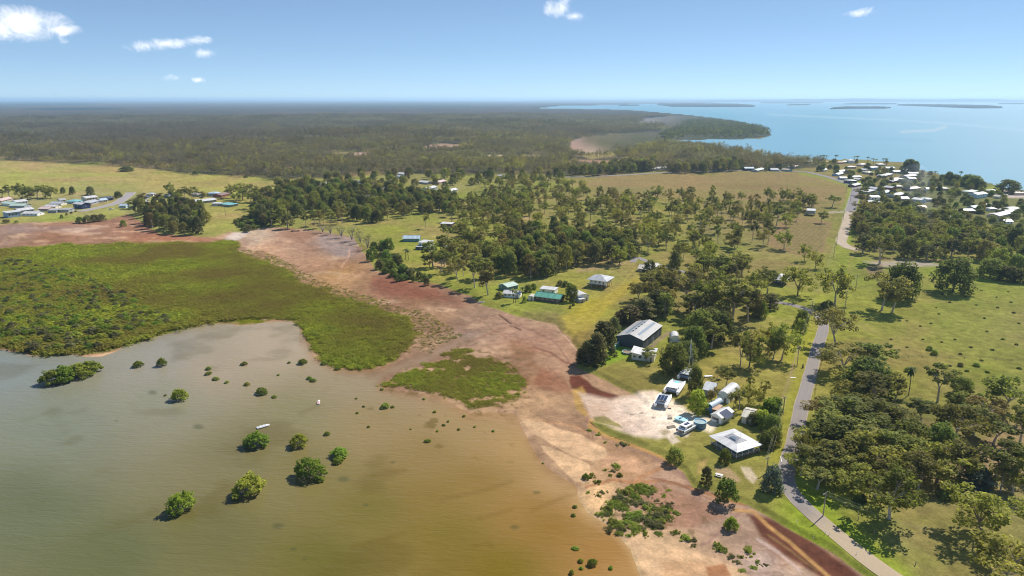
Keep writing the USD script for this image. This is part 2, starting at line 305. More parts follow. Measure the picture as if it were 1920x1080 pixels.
for poly, c, soft, am in [
    ([(1080, 338), (1160, 330), (1240, 326), (1330, 328), (1400, 322), (1490, 323), (1545, 333), (1580, 345), (1590, 360), (1580, 385), (1540, 378), (1440, 372), (1300, 372), (1160, 370), (1090, 352)], (164, 136, 86), 6, .5),
    ([(1120, 350), (1200, 352), (1280, 360), (1200, 368), (1130, 362)], (142, 132, 80), 4, .6), ([(1340, 345), (1440, 345), (1520, 352), (1440, 358), (1350, 355)], (142, 118, 72), 3, .5),
    ([(1040, 600), (1080, 585), (1150, 545), (1195, 520), (1200, 530), (1130, 590), (1090, 640), (1068, 628)], (182, 162, 58), 6, .6),
    ([(985, 585), (1040, 590), (1062, 610), (1050, 625), (1020, 608), (975, 594)], (128, 112, 72), 5, .6),
    ([(1060, 640), (1085, 625), (1120, 620), (1100, 660), (1080, 665)], (136, 110, 64), 6, .6),
    ([(1150, 652), (1172, 650), (1184, 658), (1180, 672), (1140, 688), (1120, 690), (1135, 668)], (138, 168, 44), 4, .8),
    ([(1105, 690), (1170, 690), (1230, 715), (1248, 738), (1200, 742), (1140, 715)], (136, 122, 64), 5, .6),
    ([(1240, 760), (1290, 760), (1320, 740), (1300, 720), (1270, 735), (1252, 745)], (150, 138, 70), 5, .6),
    ([(1100, 478), (1180, 488), (1140, 500), (1110, 510), (1080, 512), (1090, 495)], (166, 140, 92), 4, .5),
    ([(800, 490), (842, 488), (846, 500), (815, 506)], (188, 156, 108), 3, .9),
    ([(1390, 880), (1408, 882), (1420, 902), (1412, 912), (1398, 900)], (216, 196, 166), 3, .9),
    ([(1340, 880), (1368, 882), (1390, 905), (1372, 915), (1350, 900)], (196, 162, 130), 4, .7),
    ([(1245, 820), (1262, 818), (1276, 832), (1262, 838)], (222, 204, 178), 3, .95),
    ([(1310, 870), (1330, 862), (1318, 890), (1306, 895)], (190, 160, 100), 4, .7),
    ([(1620, 493), (1690, 492), (1740, 494), (1770, 500), (1720, 504), (1660, 503)], (196, 178, 160), 2.5, .85),
    ([(1625, 502), (1655, 498), (1660, 520), (1630, 522)], (150, 120, 100), 3, .7),
    ([(1640, 484), (1780, 488), (1760, 493), (1640, 492)], (160, 136, 92), 2, .7),
    ([(1860, 800), (1930, 800), (1930, 900), (1880, 905), (1830, 880)], (176, 146, 112), 8, .55),
    ([(1720, 840), (1790, 838), (1800, 870), (1740, 885)], (170, 146, 104), 7, .55),
    ([(1610, 370), (1720, 330), (1840, 345), (1925, 370), (1925, 440), (1640, 450), (1610, 410)], (126, 128, 76), 8, .5),
    ([(1880, 352), (1925, 360), (1925, 372), (1890, 372), (1878, 362)], (226, 206, 190), 2, .95),
    ([(1848, 352), (1875, 352), (1880, 362), (1852, 361)], (168, 178, 60), 1.5, .9),
    ([(1395, 316), (1460, 317), (1480, 321), (1400, 321)], (196, 184, 164), 1.5, .7),
    ([(1065, 298), (1110, 301), (1178, 302), (1170, 306), (1110, 306)], (178, 140, 112), 1.2, .95),
    ([(900, 291), (1028, 291), (1020, 293.5), (905, 294)], (196, 172, 132), .8, .95),
    ([(660, 287), (702, 285), (690, 292), (655, 292)], (184, 150, 128), 1.0, .95),
    ([(780, 272), (830, 270), (882, 272), (860, 277), (815, 279), (790, 277)], (176, 144, 120), 1.0, .95),
    ([(618, 287), (660, 285), (656, 289), (620, 290)], (160, 140, 90), 1.0, .8),
    ([(665, 334), (700, 328), (702, 338), (670, 343)], (158, 160, 70), 2, .8),
    ([(790, 354), (850, 345), (870, 350), (850, 372), (800, 366)], (156, 148, 86), 3, .8),
    ([(1470, 640), (1500, 600), (1515, 640), (1495, 680), (1470, 690)], (168, 168, 46), 8, .6)]:
    land = blob(land, poly, c, soft, am)
# mown verge beside the road, wheel tracks and cattle pads
for pts, c, w, am in [([(1690, 1085), (1620, 1030), (1560, 975), (1515, 935), (1492, 905)], (152, 168, 50), 34, .55), ([(1450, 905), (1460, 850), (1480, 780), (1500, 700), (1515, 650), (1518, 610)], (170, 166, 56), 22, .5),
                      ([(1430, 850), (1462, 760), (1490, 680), (1512, 600)], (176, 148, 96), 5, .4), ([(1560, 590), (1590, 540), (1600, 480)], (166, 150, 84), 6, .35), ([(1545, 600), (1575, 520), (1590, 470)], (138, 150, 50), 10, .4),
                      ([(1660, 672), (1760, 670), (1830, 672), (1925, 680)], (128, 122, 60), 2.2, .6), ([(1040, 640), (1100, 590), (1160, 540), (1190, 505)], (190, 168, 84), 3, .5), ([(1060, 640), (1120, 590), (1175, 540), (1196, 510)], (190, 168, 84), 3, .4),
                      ([(0, 330), (120, 327), (240, 330)], (150, 158, 66), 5, .5), ([(250, 333), (340, 343), (460, 346)], (140, 124, 74), 1.4, .6), ([(1600, 395), (1590, 440), (1576, 470)], (158, 172, 54), 26, .6), ([(1606, 350), (1596, 395)], (160, 176, 56), 28, .8), ([(1590, 348), (1540, 333), (1500, 326)], (152, 162, 62), 6, .7),
                      ([(1552, 400), (1598, 398)], (206, 190, 170), 2.5, .9), (TRACK, (196, 164, 122), 4, .8), ([(1180, 640), (1222, 655), (1236, 640), (1252, 628)], (156, 132, 116), 7, .7), ([(1084, 510), (1150, 500), (1188, 492)], (176, 150, 112), 5, .6)]:
    land = line(land, pts, c, w, w * .6, am)

flat = field(FLAT_PTS, WU, WV)
rust = smooth01(fbm2(GX, GY * .7, 20, 5, 44), .50, .62); pale = smooth01(fbm2(GX * .8, GY, 15, 5, 45), .54, .66); drain = (1 - smooth01(np.abs(fbm2(GX, GY, 12, 5, 46) - .5), .006, .03)) * smooth01(fbm2(GX, GY, 30, 3, 51), .46, .58)
flat = mixin(flat, rust * .42 * (GU < 1120), lin((142, 103, 82))); flat = mixin(flat, pale * .5, lin((214, 176, 140))); flat = mixin(flat, drain * .42, lin((138, 98, 78)))
for poly, c, soft, am, ro in [
    ([(1066, 704), (1086, 700), (1110, 722), (1140, 736), (1160, 744), (1132, 760), (1108, 754), (1092, 736), (1070, 726)], (112, 60, 44), 3, .95, 14),
    ([(1010, 690), (1062, 712), (1072, 735), (1040, 735), (1000, 720)], (138, 84, 60), 8, .6, 20),
    ([(1400, 962), (1440, 968), (1505, 1002), (1570, 1046), (1620, 1085), (1540, 1085), (1478, 1040), (1425, 1002)], (108, 60, 44), 5, .92, 16),
    ([(1072, 730), (1092, 724), (1100, 738), (1096, 762), (1108, 778), (1098, 782), (1080, 768)], (198, 158, 86), 3, .8, 8),
    ([(968, 774), (1005, 783), (1045, 802), (1090, 815), (1136, 842), (1140, 856), (1110, 864), (1085, 858), (1062, 846), (1035, 832), (1000, 810), (980, 790)], (224, 186, 144), 2, .85, 8),
    ([(1014, 834), (1035, 838), (1060, 850), (1088, 862), (1104, 872), (1106, 890), (1095, 905), (1075, 900), (1055, 880), (1040, 862), (1020, 845)], (226, 188, 144), 2, .85, 6),
    ([(1170, 1002), (1210, 1005), (1260, 1022), (1310, 1034), (1380, 1062), (1420, 1090), (1230, 1095), (1205, 1060), (1190, 1030)], (226, 188, 146), 3, .8, 8),
    ([(1140, 850), (1180, 858), (1215, 872), (1200, 885), (1160, 880), (1130, 868)], (214, 170, 134), 3, .6, 8),
    ([(1190, 905), (1260, 915), (1330, 945), (1360, 970), (1300, 990), (1240, 985), (1200, 950)], (160, 112, 86), 6, .5, 30),
    ([(960, 640), (1000, 650), (1010, 690), (985, 720), (945, 690)], (140, 98, 66), 8, .55, 24),
    ([(700, 520), (760, 528), (830, 545), (880, 565), (850, 572), (780, 560), (720, 548), (690, 538)], (140, 84, 64), 8, .6, 26),
    ([(1110, 900), (1160, 905), (1140, 935), (1120, 962), (1098, 950), (1092, 930)], (226, 186, 138), 3, .8, 4),
    ([(420, 446), (440, 436), (460, 430), (470, 436), (450, 448), (430, 458)], (208, 190, 176), 3, .9, 4),
    ([(0, 428), (60, 424), (150, 424), (190, 432), (120, 436), (40, 434)], (150, 126, 118), 5, .6, 10),
    ([(110, 430), (200, 424), (206, 426), (150, 434), (195, 436), (190, 440), (130, 436)], (208, 176, 150), 2, .6, 4),
    ([(600, 445), (668, 450), (664, 468), (650, 480), (630, 480), (600, 465)], (158, 138, 130), 7, .6, 8),
    ([(1240, 1050), (1330, 1050), (1340, 1090), (1250, 1090)], (196, 142, 92), 8, .3, 8),
    ([(1325, 1062), (1360, 1055), (1372, 1080), (1330, 1085)], (178, 118, 76), 3, .8, 6)]:
    flat = blob(flat, poly, c, soft, am, ro)
for pts, c, w, am in [([(1105, 795), (1150, 822), (1200, 842), (1250, 866), (1292, 895), (1310, 935)], (160, 124, 108), 16, .6), ([(1300, 905), (1290, 885), (1250, 860), (1190, 836), (1140, 818), (1106, 798), (1110, 788), (1130, 800), (1180, 822)], (204, 158, 92), 8, .9), ([(1108, 792), (1142, 815), (1192, 833), (1252, 857), (1292, 883), (1303, 905), (1312, 930)], (84, 62, 44), 2.6, .85), ([(1335, 925), (1372, 938), (1402, 946), (1442, 966), (1502, 1000), (1572, 1042)], (84, 60, 44), 3, .8),
                      ([(1395, 945), (1340, 930), (1300, 915), (1240, 900), (1190, 905), (1150, 900), (1100, 912)], (176, 124, 84), 6, .8), ([(1380, 955), (1330, 935), (1270, 905), (1220, 895)], (156, 112, 88), 3, .7), ([(1180, 930), (1200, 895), (1260, 870), (1280, 850)], (188, 136, 92), 7, .7),
                      ([(1400, 948), (1360, 985), (1330, 1015), (1315, 1020)], (164, 128, 112), 6, .7), ([(1375, 955), (1412, 958), (1440, 985), (1480, 1015), (1520, 1050), (1560, 1085)], (202, 156, 96), 7, .8), ([(1440, 1002), (1480, 1030), (1530, 1068)], (140, 112, 72), 4, .7),
                      ([(940, 590), (960, 605), (1000, 620), (1040, 640), (1075, 690)], (150, 112, 96), 4, .6), ([(936, 590), (948, 598), (958, 606)], (84, 56, 44), 2.2, .9), ([(964, 612), (976, 618)], (84, 56, 44), 2, .9), ([(985, 596), (1040, 612), (1068, 640), (1084, 662)], (210, 172, 140), 2.5, .7),
                      ([(975, 780), (1040, 792), (1085, 800), (1100, 815)], (202, 152, 106), 4, .5), ([(880, 640), (930, 620), (960, 640), (1030, 668)], (162, 112, 88), 3, .5), ([(640, 500), (650, 488), (655, 470)], (214, 170, 140), 3, .6), ([(560, 520), (600, 510), (640, 512)], (206, 170, 130), 4, .6),
                      ([(1090, 690), (1060, 680), (1030, 660), (1000, 650)], (128, 78, 60), 4, .6), ([(440, 448), (450, 436), (470, 430)], (214, 196, 180), 6, .8), ([(1420, 1010), (1460, 1035), (1500, 1070)], (214, 188, 176), 6, .6)]:
    flat = line(flat, pts, c, w, w * .7, am)
flat = flat * (0.76 + .48 * n_mid)[:, None] * (0.80 + .40 * n_streak)[:, None] * (0.78 + .44 * n_fine)[:, None]
# glasswort and salt couch speckling the flats
speck = smooth01(fbm2(GX, GY, 2.6, 3, 21), .56, .66)
zone = np.maximum.reduce([smooth01(sdist([(440, 470), (520, 480), (600, 520), (760, 570), (850, 600), (850, 640), (780, 660), (790, 610), (700, 570), (560, 530), (480, 495)], WU, WV, 30), -10, 8), smooth01(sdist([(720, 560), (820, 560), (900, 590), (960, 640), (880, 620), (800, 590)], WU, WV, 30), -8, 10) * .5,
                          smooth01(sdist([(1100, 900), (1250, 900), (1340, 970), (1300, 1010), (1240, 1000), (1150, 1000)], WU, WV, 30), -10, 15) * .8, smooth01(sdist([(0, 440), (250, 445), (420, 452), (0, 466)], WU, WV, 20), -4, 6) * .6, smooth01(sdist(MARSH2, WU, WV, 40), -30, 0)])
flat = mixin(flat, speck * zone * .75, lin((112, 92, 50)))
marsh = field(MARSH_PTS, WU, WV) * (0.62 + .76 * fbm2(GX, GY, 4.0, 4, 23))[:, None] * (.8 + .4 * n_mid)[:, None]

col = mixin(land, m_flat, 0)
col = land * (1 - m_flat[:, None]) + flat * m_flat[:, None]
SANDY = [(1085, 735), (1150, 748), (1200, 740), (1230, 738), (1252, 748), (1288, 772), (1296, 780), (1330, 786), (1352, 800), (1335, 815), (1300, 806), (1290, 822), (1262, 820), (1235, 828), (1190, 822), (1150, 805), (1112, 785)]
d_sandy = sdist(SANDY, WU, WV, 50)
sandy = field([(1230, 765, 226, 202, 180), (1250, 790, 228, 206, 186), (1170, 770, 202, 174, 156), (1130, 770, 190, 154, 130), (1200, 805, 196, 168, 150), (1160, 800, 192, 160, 140), (1330, 800, 214, 190, 166), (1240, 745, 222, 190, 168), (1290, 800, 220, 198, 176)], WU, WV) * np.array([1.36, 1.48, 1.48]) * (.86 + .28 * n_mid)[:, None]
col = mixin(col, smooth01(d_sandy, -5, 6), 0) + sandy * smooth01(d_sandy, -5, 6)[:, None]
col = blob(col, [(1113, 782), (1135, 780), (1155, 792), (1168, 806), (1140, 800), (1118, 792)], (146, 136, 74), 2, .9)
col = blob(col, [(1234, 812), (1250, 808), (1258, 815), (1244, 822)], (150, 130, 86), 3, .7)
for (su, sv, sw) in [(1188, 778, 9), (1256, 785, 5), (1203, 779, 5), (1226, 788, 4)]:
    col = line(col, [(su - sw / 2, sv), (su + sw / 2, sv)], (110, 90, 80), 3, 2, .7)
m_m = np.maximum(m_marsh, m_marsh2 * .62)
col = col * (1 - m_m[:, None]) + marsh * m_m[:, None]
COAST = field([(1076, 262, 214, 178, 160), (1076, 276, 212, 168, 146), (1085, 285, 220, 184, 156), (1108, 284, 212, 182, 150), (1105, 262, 120, 112, 64), (1130, 268, 106, 106, 56), (1200, 262, 104, 104, 58), (1160, 275, 98, 100, 54), (1240, 270, 100, 100, 62), (1300, 245, 92, 96, 66), (1380, 245, 78, 86, 62), (1215, 227, 164, 154, 152), (1250, 222, 140, 132, 118), (1290, 232, 100, 98, 72), (1250, 240, 108, 104, 66), (1340, 228, 84, 90, 66)], WU, WV)
d_coast = sdist([(1062, 268), (1090, 258), (1150, 251), (1240, 246), (1240, 236), (1194, 230), (1210, 222), (1260, 217), (1330, 219), (1420, 233), (1448, 240), (1448, 256), (1380, 262), (1256, 264), (1300, 275), (1200, 285), (1120, 286), (1080, 288)], WU, WV, 20)
col = mixin(col, smooth01(d_coast, -.8, .8), 0) + COAST * .72 * (.8 + .4 * n_big)[:, None] * smooth01(d_coast, -.8, .8)[:, None]
wcol = field(WATER_PTS, WU, WV, 3.0, 2.2) * (.93 + .14 * n_big)[:, None] * (.95 + .10 * n_mid)[:, None]
shore = np.maximum(smooth01(d_est + (n_mid - .5) * 16, 26, -2) * (GU > 560), 0)
wcol = mixin(wcol, shore * .8, 0) + flat * .86 * (shore * .8)[:, None]
bcol = field(BAY_PTS, GU, GV)
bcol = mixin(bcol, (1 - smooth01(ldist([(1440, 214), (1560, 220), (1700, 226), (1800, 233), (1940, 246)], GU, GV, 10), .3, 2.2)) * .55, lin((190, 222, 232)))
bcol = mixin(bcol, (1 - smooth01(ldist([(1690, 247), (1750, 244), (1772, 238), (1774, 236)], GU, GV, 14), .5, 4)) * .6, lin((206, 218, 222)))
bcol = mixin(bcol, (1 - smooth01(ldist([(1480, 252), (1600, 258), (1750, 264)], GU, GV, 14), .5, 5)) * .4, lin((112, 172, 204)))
bcol = bcol * (.94 + .12 * fbm2(GX, GY * .3, 400, 4, 31))[:, None]
# mud and seagrass showing through the shallow water
wcol = mixin(wcol, smooth01(fbm2(GX, GY, 22, 4, 33), .58, .72) * .35, lin((104, 96, 66)))
wcol = mixin(wcol, smooth01(fbm2(GX, GY, 5, 3, 34), .66, .74) * .5 * smooth01(sdist([(620, 690), (720, 740), (960, 780), (980, 860), (800, 850), (650, 760)], WU, WV, 40), -20, 30), lin((92, 84, 44)))
for cu, cv, ru in [(645, 898, 14), (520, 985, 13), (550, 1031, 7), (572, 1048, 6), (690, 946, 8), (210, 790, 4), (285, 735, 10), (735, 865, 6), (370, 800, 12), (970, 985, 10), (1010, 920, 9)]:
    d = np.hypot(WU - cu, (WV - cv) * 2.2)
    wcol = mixin(wcol, (1 - smooth01(d, ru * .3, ru * 1.3)) * .55, lin((88, 96, 78)))
for pts in [[(830, 935), (900, 920), (960, 900)], [(890, 1022), (915, 1017), (925, 1023)], [(900, 970), (960, 955)], [(560, 775), (595, 760)], [(1000, 955), (1060, 930), (1110, 918)], [(660, 1025), (720, 1010), (760, 1000)], [(700, 890), (760, 880)]]:
    wcol = line(wcol, pts, (112, 96, 64), 7, 9, .26)
gz = 0.35 * m_flat * (n_mid - .5) + .9 * (1 - m_flat) * (d_flat > -79) * 1.0 * smooth01(-d_flat, 0, 10) * smooth01(GR, 4000, 300)
gz = np.where(d_flat <= -79, .9 * smooth01(GR, 4000, 300), gz)
gz = gz * (1 - smooth01(GR, 2500, 4000))
gz = gz - smooth01(d_est, -14, 26) * .55 - smooth01(d_bay, -.6, .6) * 1.2
# ------------------------------------------------------------------ materials of the ground
def ground_material(name, rough, spec, amp, scales, bump, bumpdist, sheen=0.0):
    n = {'a': ('attribute', {'attribute': 'Col'}), 'g': ('geometry', {}), 'p': ('principled_bsdf', {'roughness': rough, 'specular_ior_level': spec, 'diffuse_roughness': 0.6}),
         'n1': ('noise_texture', {'scale': scales[0], 'detail': 4.0, 'roughness': .65}), 'n2': ('noise_texture', {'scale': scales[1], 'detail': 3.0, 'roughness': .6}),
         'r1': ('map_range', {'from_min': .25, 'from_max': .75, 'to_min': 1 - amp, 'to_max': 1 + amp, 'clamp': True}), 'r2': ('map_range', {'from_min': .25, 'from_max': .75, 'to_min': 1 - amp * .7, 'to_max': 1 + amp * .7, 'clamp': True}),
         'm': ('math', {'math_type': 'multiply'}), 'mx': ('mix', {'mix_type': 'multiply', 'fac': 1.0}), 'b': ('bump', {'strength': bump, 'distance': bumpdist})}
    l = [('g.position', 'n1.vector'), ('g.position', 'n2.vector'), ('n1.fac', 'r1.value'), ('n2.fac', 'r2.value'), ('r1.result', 'm.value1'), ('r2.result', 'm.value2'),
         ('a.color', 'mx.color1'), ('m.value', 'mx.color2'), ('mx.color', 'p.base_color'), ('n1.fac', 'b.height'), ('b.normal', 'p.normal')]
    return usdkit.material(stage, '/World/Looks/' + name, n, l, surface='p.BSDF')

def water_material(name, rough, bump, sx, sy, rot, dist, ior=1.33, spec=.5):
    n = {'a': ('attribute', {'attribute': 'Col'}), 'g': ('geometry', {}), 'p': ('principled_bsdf', {'roughness': rough, 'ior': ior, 'specular_ior_level': spec}),
         'm1': ('mapping', {'mapping_type': 'point', 'rotation': (0.0, 0.0, rot), 'scale': (sx, sy, 1.0)}), 'n1': ('noise_texture', {'scale': 1.0, 'detail': 3.0, 'roughness': .55, 'distortion': .4}),
         'm2': ('mapping', {'mapping_type': 'point', 'rotation': (0.0, 0.0, rot + .5), 'scale': (sx * 3, sy * 3, 1.0)}), 'n2': ('noise_texture', {'scale': 1.0, 'detail': 2.0}),
         'ad': ('math', {'math_type': 'multiply_add', 'value2': .3}), 'b': ('bump', {'strength': bump, 'distance': dist})}
    l = [('a.color', 'p.base_color'), ('g.position', 'm1.vector'), ('m1.vector', 'n1.vector'), ('g.position', 'm2.vector'), ('m2.vector', 'n2.vector'), ('n2.fac', 'ad.value1'), ('n1.fac', 'ad.value3'),
         ('ad.value', 'b.height'), ('b.normal', 'p.normal')]
    return usdkit.material(stage, '/World/Looks/' + name, n, l, surface='p.BSDF')

M_grass = ground_material('grass', .95, .03, .30, (.28, 1.3), .7, .35)
M_flat = ground_material('mud', .8, .03, .26, (.26, 1.2), .55, .22)
M_marsh = ground_material('saltmarsh', .95, .02, .45, (.6, 2.2), 1.0, .6)
M_est = water_material('shallow_water', .15, .8, .15, .48, .10, .32, 1.33, .22)
M_bay = water_material('bay_water', .30, .6, .035, .10, .3, .7)

def plain(name, c, rough=.6, spec=.4, metal=0.0, vary=.12, scale=1.5, bump=0.0, wave=None):
    """One colour with a little mottling; wave = (axis scale, depth) for corrugated sheet."""
    n = {'p': ('principled_bsdf', {'roughness': rough, 'specular_ior_level': spec, 'metallic': metal}), 'tc': ('texture_coordinate', {}), 'g': ('geometry', {}), 'nz': ('noise_texture', {'scale': scale, 'detail': 4.0, 'roughness': .6}),
         'r': ('rgb_ramp', {'ramp': [(.25, tuple(np.clip(np.array(c) * (1 - vary), 0, 1))), (.75, tuple(np.clip(np.array(c) * (1 + vary), 0, 1)))]})}
    l = [('g.position', 'nz.vector'), ('nz.fac', 'r.fac'), ('r.color', 'p.base_color')]
    return usdkit.material(stage, '/World/Looks/' + name, n, l, surface='p.BSDF')

def sheet(name, sel_faces, z, colors, mat, kind='structure', label=None, cat=None):
    q = GQ[sel_faces]
    idx, inv = np.unique(q, return_inverse=True)
    q = inv.reshape(-1, 4)
    v = np.stack([GX[idx], GY[idx], z[idx]], 1)
    m = UsdGeom.Mesh.Define(stage, numbered('/World', name))
    m.CreatePointsAttr(Vt.Vec3fArray.FromNumpy(v.astype(np.float32)))
    m.CreateFaceVertexCountsAttr(Vt.IntArray.FromNumpy(np.full(len(q), 4, np.int32)))
    m.CreateFaceVertexIndicesAttr(Vt.IntArray.FromNumpy(q.astype(np.int32).ravel()))
    m.CreateSubdivisionSchemeAttr('none')
    UsdGeom.PrimvarsAPI(m).CreatePrimvar('Col', Sdf.ValueTypeNames.Color3fArray, 'vertex').Set(Vt.Vec3fArray.FromNumpy(np.clip(colors[idx], .002, .9).astype(np.float32)))
    UsdShade.MaterialBindingAPI.Apply(m.GetPrim()).Bind(mat)
    return tag(m, label, cat, None, kind)

KLIT = 1.85
def faces_where(mask): return np.nonzero(mask[GQ].mean(1) > .5)[0]
fq = lambda a: a[GQ].mean(1)
f_bay, f_est, f_flat, f_marsh = fq(m_bay), fq(m_est), fq(m_flat), fq(np.maximum(m_marsh, m_marsh2))
deep = (GQ.shape[0] * [False])
deep = (m_bay[GQ].min(1) > .98) & (d_bay[GQ].min(1) > 2.5) | (d_est[GQ].min(1) > 12) & (m_marsh[GQ].max(1) < .02)
zone_v = np.where(m_m > .5, 2, np.where(m_flat > .5, 1, 0))
zone = np.where(f_marsh > .5, 2, np.where(f_flat > .5, 1, 0))
albedo = col / np.where(zone_v == 0, 1.14, np.where(zone_v == 1, 1.22, 1.45))[:, None]
sheet('grassland', np.nonzero((zone == 0) & ~deep)[0], gz, albedo, M_grass)
sheet('tidal_flat', np.nonzero((zone == 1) & ~deep)[0], gz, albedo, M_flat)
sheet('saltmarsh', np.nonzero((zone == 2) & ~deep)[0], gz, albedo, M_marsh)
zw = np.full(len(GX), -.22)
refl_est = np.array([.016, .030, .048]); refl_bay = np.array([.05, .05, .09])
sheet('shallow_water', np.nonzero((d_est[GQ].max(1) > -5))[0], zw, np.clip(wcol - refl_est, .01, 1) / 1.66, M_est)
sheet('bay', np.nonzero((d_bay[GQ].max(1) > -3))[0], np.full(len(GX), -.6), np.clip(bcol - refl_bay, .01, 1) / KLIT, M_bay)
# ------------------------------------------------------------------ air
def make_haze():
    m = usdkit.material(stage, '/World/Looks/haze_air', {'v': ('principled_volume', {'color': (0.54, 0.78, 1.0), 'density': HAZE, 'anisotropy': 0.25})}, [], volume='v.volume')
    b = trimesh.creation.box([190000, 190000, 160]); b.apply_translation([0, 0, 80 - 5])
    tag(obj('haze', b, m), 'pale blue haze of the air over the whole bay and forest', None, None, 'stuff')
HAZE = 5.0e-5
make_haze()

# ------------------------------------------------------------------ vegetation: the kinds
LEAFK = 1.68
def leaf_material(name, dark, light, trans=.28, patch=None):
    n = {'g': ('geometry', {}), 'lf': ('attribute', {'attribute': 'Col'}), 'oi': ('object_info', {}), 'p': ('principled_bsdf', {'roughness': .7, 'specular_ior_level': .06}), 't': ('translucent_bsdf', {}),
         'r': ('rgb_ramp', {'ramp': [(0.0, tuple(np.array(dark) * LEAFK)), (.5, tuple((np.array(dark) * .5 + np.array(light) * .5) * LEAFK)), (1.0, tuple(np.array(light) * LEAFK))]}),
         'h': ('hsv', {'saturation': 1.0}), 'hv': ('map_range', {'from_min': 0.0, 'from_max': 1.0, 'to_min': .68, 'to_max': 1.38}), 'hh': ('map_range', {'from_min': 0.0, 'from_max': 1.0, 'to_min': .485, 'to_max': .528}),
         'rr': ('math', {'math_type': 'multiply', 'value2': 7.31}), 'fr': ('math', {'math_type': 'fraction'}), 'm': ('mix_closure', {'fac': trans + .1}), 'tb': ('mix', {'mix_type': 'multiply', 'fac': 1.0, 'color2': (1.5, 1.6, .7)})}
    l = [('lf.color', 'r.fac'), ('r.color', 'h.color'), ('oi.random', 'hv.value'), ('hv.result', 'h.value'), ('oi.random', 'rr.value1'), ('rr.value', 'fr.value1'), ('fr.value', 'hh.value'), ('hh.result', 'h.hue'),
         ('h.color', 'p.base_color'), ('h.color', 'tb.color1'), ('tb.color', 't.color'), ('p.BSDF', 'm.closure1'), ('t.BSDF', 'm.closure2')]
    if patch:                                          # big drifts of tone over a wood
        n['nz'] = ('noise_texture', {'scale': patch[0], 'detail': 3.0}); n['pr'] = ('map_range', {'from_min': .4, 'from_max': .62, 'clamp': True}); n['px'] = ('mix', {'color2': patch[1]})
        l = [x for x in l if x != ('h.color', 'p.base_color') and x != ('h.color', 'tb.color1')] + [('g.position', 'nz.vector'), ('nz.fac', 'pr.value'), ('pr.result', 'px.fac'), ('h.color', 'px.color1'), ('px.color', 'p.base_color'), ('px.color', 'tb.color1')]
    return usdkit.material(stage, '/World/Looks/' + name, n, l, surface='m.closure')

L_gum = [leaf_material('gum_leaves', (.040, .045, .013), (.180, .170, .050), .35), leaf_material('gum_leaves_olive', (.046, .050, .012), (.200, .185, .046), .35), leaf_material('gum_leaves_brown', (.050, .044, .016), (.190, .155, .060), .35)]
L_oak = [leaf_material('she_oak_leaves', (.030, .033, .014), (.120, .112, .048), .3), leaf_material('she_oak_leaves_brown', (.040, .033, .018), (.135, .104, .058), .3)]
L_fig = [leaf_material('shade_tree_leaves', (.034, .045, .013), (.150, .158, .045), .33), leaf_material('shade_tree_leaves_dark', (.030, .036, .014), (.125, .126, .044), .33)]
L_bush = [leaf_material('bush_leaves', (.045, .062, .015), (.150, .175, .042)), leaf_material('bush_leaves_olive', (.050, .052, .022), (.140, .130, .060))]
L_salt = leaf_material('saltbush_leaves', (.070, .085, .016), (.200, .215, .045), .4)
L_bright = leaf_material('bright_leaves', (.060, .085, .012), (.200, .235, .040), .35)
L_silver = leaf_material('silver_leaves', (.060, .078, .060), (.190, .215, .170), .2)
L_mang = [leaf_material('mangrove_leaves', (.050, .064, .010), (.210, .215, .040), .35), leaf_material('mangrove_leaves_green', (.048, .068, .010), (.180, .215, .032), .35)]
L_marsh = leaf_material('saltmarsh_leaves', (.078, .088, .011), (.220, .226, .026), .40, (.016, (.215, .172, .042)))
L_palm = leaf_material('palm_fronds', (.035, .048, .018), (.110, .130, .050), .25)
L_forest = leaf_material('forest_leaves', (.038, .034, .020), (.182, .158, .098), .3, (.0022, (.150, .122, .094)))
L_forest2 = leaf_material('forest_leaves_far', (.038, .035, .026), (.166, .142, .108), .3, (.0012, (.152, .122, .106)))
M_bark = plain('pale_bark', (.34, .29, .24), .85, .2, vary=.3)
M_bark2 = plain('brown_bark', (.15, .115, .085), .9, .2, vary=.3)
M_twig = plain('grey_twigs', (.30, .27, .25), .9, .2, vary=.2)

def tube(pts, radii, sides=5):
    p = np.asarray(pts, float); r = np.broadcast_to(radii, len(p))
    t = np.gradient(p, axis=0); t /= np.linalg.norm(t, axis=1, keepdims=True) + 1e-12
    a = np.cross(t, [0, .3, 1.0] if abs(t[0, 2]) < .9 else [1.0, .2, 0]); a /= np.linalg.norm(a, axis=1, keepdims=True) + 1e-12
    b = np.cross(t, a); g = np.arange(sides) * 2 * np.pi / sides
    v = (p[:, None] + r[:, None, None] * (np.cos(g)[None, :, None] * a[:, None] + np.sin(g)[None, :, None] * b[:, None])).reshape(-1, 3)
    i, j = np.meshgrid(np.arange(len(p) - 1), np.arange(sides), indexing='ij')
    q = np.stack([i * sides + j, i * sides + (j + 1) % sides, (i + 1) * sides + (j + 1) % sides, (i + 1) * sides + j], -1).reshape(-1, 4)
    n = (len(p) - 1) * sides
    cap = np.array([[n, n + 1, n + 2, n + 2]] if sides == 3 else [[n, n + 1, n + 2, n + 3]] if sides == 4 else [[n, n + 1, n + 2, n + 3], [n, n + 3, n + 4, n + 4]])
    return v, np.vstack([q, cap])

def join(parts):
    vs, fs, k = [], [], 0
    for v, f in parts:
        f = np.asarray(f)
        if f.shape[1] == 3: f = np.c_[f, f[:, 2]]
        vs.append(v); fs.append(f + k); k += len(v)
    return np.vstack(vs), np.vstack(fs)

